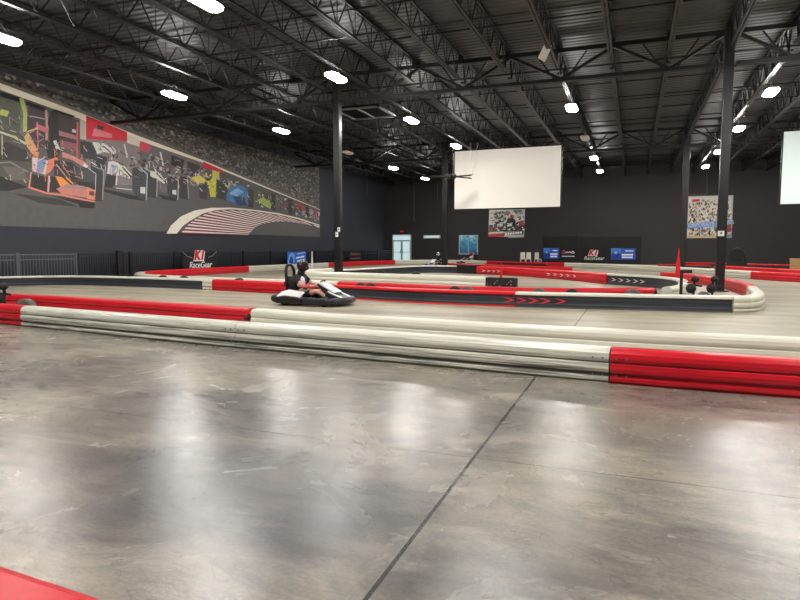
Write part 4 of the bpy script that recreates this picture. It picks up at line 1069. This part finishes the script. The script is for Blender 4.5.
q = aty(797, 263, 43.0)
t = thing('wooden_crate', 'light wooden crate cut off at the right picture edge', 'crate', (q.x + .25, 43.0, 0), -.2)
MB().box((0, 0, .36), (1.2, .7, .70)).build('body', M['wood'], t)
sl = MB()
for z in (.12, .38, .62): sl.box((0, -.36, z), (1.24, .02, .16))
sl.build('slat', M['wood'], t)
MB().box((0, 0, .74), (1.3, .8, .05)).build('lid', M['wood'], t)
def chair(loc, rz, lab):
    t = thing('plastic_chair', lab, 'chair', loc, rz, 'white chairs by the back wall')
    MB().box((0, 0, .44), (.44, .44, .04)).build('seat', M['bench'], t); MB().box((0, .21, .74), (.42, .04, .58), taper=.9).build('backrest', M['bench'], t)
    for sx in (-1, 1):
        for sy_ in (-1, 1): MB().bar((sx * .19, sy_ * .19, .42), (sx * .22, sy_ * .22, 0), .04).build('leg', M['bench'], t)
for px, rz, lab in ((523, .3, 'white chair at the back, left of three beside blue banner'), (528.5, PI + .2, 'white chair at the back, middle of three beside blue banner'), (538, PI - .4, 'white chair at the back, right of three beside blue banner')):
    q = aty(px, 258, 53.6); chair((q.x, 53.6, 0), rz, lab)

# ------------------------------------------------------------------ people and karts
def skin_mesh(verts, edges, radii, name, sub=1):
    me = D.meshes.new(name); me.from_pydata(verts, edges, []); o = D.objects.new(name, me); C.objects.link(o)
    sk = o.modifiers.new('sk', 'SKIN'); 
    for v, r_ in zip(me.skin_vertices[0].data if me.skin_vertices else [], radii): pass
    if not me.skin_vertices:
        bpy.context.view_layer.objects.active = o
    sv = me.skin_vertices[0].data if len(me.skin_vertices) else None
    if sv is None: raise RuntimeError('no skin layer')
    for i, r_ in enumerate(radii): sv[i].radius = (r_, r_)
    sv[0].use_root = True
    sk.use_smooth_shade = True
    ss = o.modifiers.new('ss', 'SUBSURF'); ss.levels = sub; ss.render_levels = sub
    dg = bpy.context.evaluated_depsgraph_get(); out = D.meshes.new_from_object(o.evaluated_get(dg)); D.objects.remove(o)
    return out
def limb_graph(chains):
    """chains: lists of (point, radius); points shared by value are welded"""
    V = []; E = []; R_ = []; idx = {}
    for ch in chains:
        prev = None
        for p, r_ in ch:
            k = tuple(round(c, 4) for c in p)
            if k not in idx: idx[k] = len(V); V.append(k); R_.append(r_)
            i = idx[k]
            if prev is not None and (min(i, prev), max(i, prev)) not in E: E.append((min(i, prev), max(i, prev)))
            prev = i
    return V, E, R_
def skinned(name, chains, m, parent, sub=1):
    V, E, R_ = limb_graph(chains); me = skin_mesh(V, E, R_, name, sub)
    me.materials.clear(); me.materials.append(m)
    o = D.objects.new(name, me); C.objects.link(o); o.parent = parent; return o
def driver(loc, rz, lab, shirt, vest, sleeve, helmet):
    t = thing('person', lab, 'person', loc, rz)
    pel = (-.30, 0, .24); sp_ = (-.38, 0, .42); ch = (-.42, 0, .60); nk = (-.40, 0, .74); hd = (-.35, 0, .88); hd2 = (-.33, 0, .96)
    body = [[(pel, .13), (sp_, .12), (ch, .14), (nk, .06), (hd, .085), (hd2, .08)]]
    for s in (-1, 1):
        sh = (-.42, s * .19, .68); el = (-.18, s * .28, .46); wr = (.06, s * .16, .47); pa = (.12, s * .145, .49)
        body.append([(ch, .14), (sh, .065), (el, .048), (wr, .034), (pa, .036)])
        hip = (-.24, s * .11, .22); kn = (.16, s * .18, .36); an = (.50, s * .15, .16); to = (.60, s * .15, .22)
        body.append([(pel, .13), (hip, .095), (kn, .062), (an, .042), (to, .036)])
        for f in range(4):           # fingers closing round the wheel rim
            dz = .026 * (1.5 - f); ln = (.030, .036, .034, .026)[f]
            body.append([(pa, .036), ((.155, s * (.150), .49 + dz), .011), ((.155 + ln, s * .138, .492 + dz), .010), ((.165 + ln * .6, s * .112, .49 + dz), .009)])
        body.append([(pa, .036), ((.125, s * .112, .515), .013), ((.15, s * .095, .52), .011)])
    skinned('body', body, M['skin'], t)
    top = [[(pel, .15), (sp_, .145), (ch, .165), ((-.415, 0, .70), .085)]]
    for s in (-1, 1): top.append([(ch, .165), ((-.42, s * .19, .685), .09), ((-.27, s * .25, .535), .066)])
    skinned('shirt', top, M[vest], t)
    skinned('chest_panel', [[((-.33, -.06, .40), .10), ((-.355, -.07, .52), .135), ((-.375, -.05, .63), .13), ((-.39, -.10, .69), .08)]], M[shirt], t)
    for s in (-1, 1):
        skinned('sleeve', [[((-.26, s * .255, .525), .055), ((-.18, s * .28, .46), .056), ((.02, s * .175, .468), .044)]], M[sleeve], t)
        skinned('shorts_leg', [[((-.30, s * .06, .23), .12), ((-.22, s * .115, .23), .11), ((.03, s * .16, .315), .085)]], M['shorts'], t)
        MB().ell((.58, s * .15, .19), (.10, .05, .06)).build('shoe', M['shoe'], t, smooth=True)
    skinned('balaclava', [[((-.41, 0, .69), .10), ((-.385, 0, .78), .10), ((-.35, 0, .87), .11)]], M['shirt_black'], t)
    h = MB(); h.ell((-.335, 0, .955), (.152, .132, .148), 18, 11); ho = h.build('helmet', M[helmet], t, smooth=True)
    v = MB(); v.ell((-.27, 0, .98), (.09, .108, .055), 16, 9); v.build('visor', M['visor'], ho, smooth=True)
    MB().ell((-.25, 0, .90), (.085, .085, .055)).build('chin_bar', M[helmet], ho, smooth=True)
    return t
def kart(loc, rz, lab, panel='kart_white'):
    t = thing('racing_kart', lab, 'kart', loc, rz)
    MB().box((.0, 0, .075), (1.5, .62, .05)).build('floor_tray', M['kart_black'], t)
    # wrap-around side pods
    for s in (-1, 1):
        prof = [(-.76, .06), (-.80, .14), (-.74, .22), (-.50, .26), (-.12, .23), (-.04, .18), (-.04, .06)]
        y0, y1 = sorted((s * .34, s * .60)); pod = MB().prism(prof, y0, y1).build('side_pod', M['kart_black'], t, bevel=.03)
        cv = MB(); yy0, yy1 = sorted((s * .36, s * .575))
        yi, yo = s * .35, s * .59
        tp = [(-.72, yi, .33), (-.50, yi, .385), (-.08, yi, .33), (-.72, yo, .235), (-.50, yo, .272), (-.08, yo, .235)]
        cv.add(tp + [(x, y, z - .03) for x, y, z in tp], [(0, 1, 4, 3), (1, 2, 5, 4), (6, 7, 10, 9), (7, 8, 11, 10), (0, 3, 9, 6), (2, 5, 11, 8), (0, 1, 7, 6), (1, 2, 8, 7), (3, 4, 10, 9), (4, 5, 11, 10)])
        cv.build('pod_cover', M[panel], pod)
        fr = [(-.02, .05), (-.02, .22), (.30, .20), (.60, .21), (.74, .17), (.78, .08), (.70, .05)]
        y0, y1 = sorted((s * .40, s * .60)); MB().prism(fr, y0, y1).build('front_bumper_side', M['kart_navy'], t, bevel=.03)
    MB().tube([(-.74, -.52, .17), (-.86, -.48, .17), (-.90, 0, .17), (-.86, .48, .17), (-.74, .52, .17)], .095, 12).build('rear_bumper', M['kart_black'], t, smooth=True)
    MB().tube([(.70, -.50, .12), (.86, -.36, .13), (.93, 0, .14), (.86, .36, .13), (.70, .50, .12)], .085, 12).build('front_bumper', M['kart_navy'], t, smooth=True)
    nose = MB().prism([(.42, .10), (.46, .36), (.60, .30), (.88, .20), (.90, .10)], -.30, .30).build('nose_cone', M['kart_black'], t, bevel=.03)
    for s in (-1, 1):
        q = MB(); q.add([(.50, s * .26, .365), (.60, s * .28, .312), (.88, s * .27, .212), (.88, s * .16, .212), (.60, s * .20, .312), (.50, s * .20, .365)], [(0, 1, 4, 5), (1, 2, 3, 4)]); q.build('nose_stripe', M[panel], nose)
    fair = MB(); fp_ = [(.20, .56), (.16, .50), (.40, .26), (.72, .26), (.66, .32)]
    fair.prism(fp_, -.17, .17); fo = fair.build('steering_fairing', M['kart_black'], t, bevel=.02)
    w_ = MB(); w_.add([(.215, -.175, .575), (.67, -.175, .335), (.67, .175, .335), (.215, .175, .575), (.21, -.178, .53), (.65, -.178, .30)], [(0, 1, 2, 3), (0, 4, 5, 1)]); w_.build('fairing_panel', M[panel], fo)
    stw = MB(); cpt = Vector((.17, 0, .50)); ax = Vector((-.75, 0, .66)).normalized(); u = Vector((0, 1, 0)); v = ax.cross(u)
    stw.tube([cpt + (u * math.cos(a) + v * math.sin(a)) * .14 for a in [2 * PI * k / 20 for k in range(20)]], .017, 8, True); stw.tube([cpt - u * .13, cpt + u * .13], .015, 6)
    stw.build('steering_wheel', M['rubber'], t, smooth=True)
    MB().tube([(.17, 0, .49), (.45, 0, .14)], .018, 6).build('steering_column', M['chrome'], t)
    seat = MB(); seat.prism([(-.10, .12), (-.14, .20), (-.34, .15), (-.52, .22), (-.66, .62), (-.60, .64), (-.50, .40), (-.36, .11)], -.21, .21)
    for s in (-1, 1):
        y0, y1 = sorted((s * .21, s * .24)); seat.prism([(-.14, .12), (-.12, .30), (-.38, .36), (-.56, .56), (-.64, .58), (-.54, .2), (-.40, .10)], y0, y1)
    seat.build('seat', M['seat'], t)
    hoop = MB(); hoop.tube([(-.70, -.13 , .30)] + [(-.70 - .02 * math.sin(a), -.19 * math.cos(a), .78 + .20 * math.sin(a)) for a in [PI * k / 10 for k in range(11)]] + [(-.70, .13, .30)], .04, 8)
    hoop.tube([(-.70, -.16, .66), (-.70, .16, .66)], .035, 8); hoop.box((-.70, 0, .52), (.06, .34, .34))
    hoop.build('roll_hoop', M['kart_black'], t, smooth=True)
    MB().box((-.64, 0, .24), (.22, .5, .22)).build('battery_box', M['kart_black'], t, bevel=.02)
    MB().box((-.80, 0, .50), (.10, .12, .10)).build('rear_light', M['kart_black'], t)
    for x, rad, wd in ((-.58, .13, .15), (.52, .12, .12)):
        for s in (-1, 1):
            wl = MB().lathe((x, s * .43, rad), [(rad * .6, -wd / 2), (rad * .95, -wd / 2), (rad, -wd * .3), (rad, wd * .3), (rad * .95, wd / 2), (rad * .6, wd / 2)], 18, 'Y').build('wheel', M['rubber'], t, smooth=True)
            MB().lathe((x, s * .43, rad), [(rad * .55, -wd * .4), (rad * .3, -wd * .52), (rad * .3, wd * .52), (rad * .55, wd * .4)], 12, 'Y').build('hub', M['chrome'], wl)
    return t
KL, KR = (-7.37, 13.35, 0), -.02
k0 = kart(KL, KR, 'black kart with white panels driving past the red barrier')
d0 = driver(KL, KR, 'kart driver in dark helmet, white and black top, gripping the wheel', 'shirt_white', 'shirt_black', 'sleeve', 'helmet')
q = aty(436, 258, 43.2)
kl = (q.x, 43.2, 0)
dup(k0, kl, -1.75, 'distant kart facing the camera at the foot of the farther left column')
driver(kl, -1.75, 'distant driver in white helmet beside the farther left column', 'shirt_black', 'shirt_black', 'shirt_black', 'helmet_white')
q = aty(467.5, 257, 51.5); kl = (q.x, 51.5, 0)
dup(k0, kl, -2.6, 'distant kart under the tall double window')
driver(kl, -2.6, 'distant driver in red helmet under the double window', 'shirt_white', 'shirt_white', 'shirt_black', 'helmet_red')

# ------------------------------------------------------------------ light, camera
w = D.worlds.new('hall_air'); bpy.context.scene.world = w; w.use_nodes = True
w.node_tree.nodes['Background'].inputs[0].default_value = (.9, .95, 1, 1); w.node_tree.nodes['Background'].inputs[1].default_value = .05
cam = D.cameras.new('camera'); co = D.objects.new('camera', cam); C.objects.link(co)
co.location = (0, 0, H); co.rotation_euler = (PI / 2 - TH, 0, YAW)
cam.sensor_fit = 'HORIZONTAL'; cam.sensor_width = 36; cam.lens = 36 * F / 800; cam.clip_end = 200; cam.clip_start = .05
sc = bpy.context.scene; sc.camera = co
sc.view_settings.view_transform = 'Standard'; sc.view_settings.look = 'None'; sc.view_settings.exposure = 0.0
try:
    sc.cycles.use_denoising = True; sc.cycles.max_bounces = 6; sc.cycles.diffuse_bounces = 4; sc.cycles.sample_clamp_indirect = 6
except Exception: pass
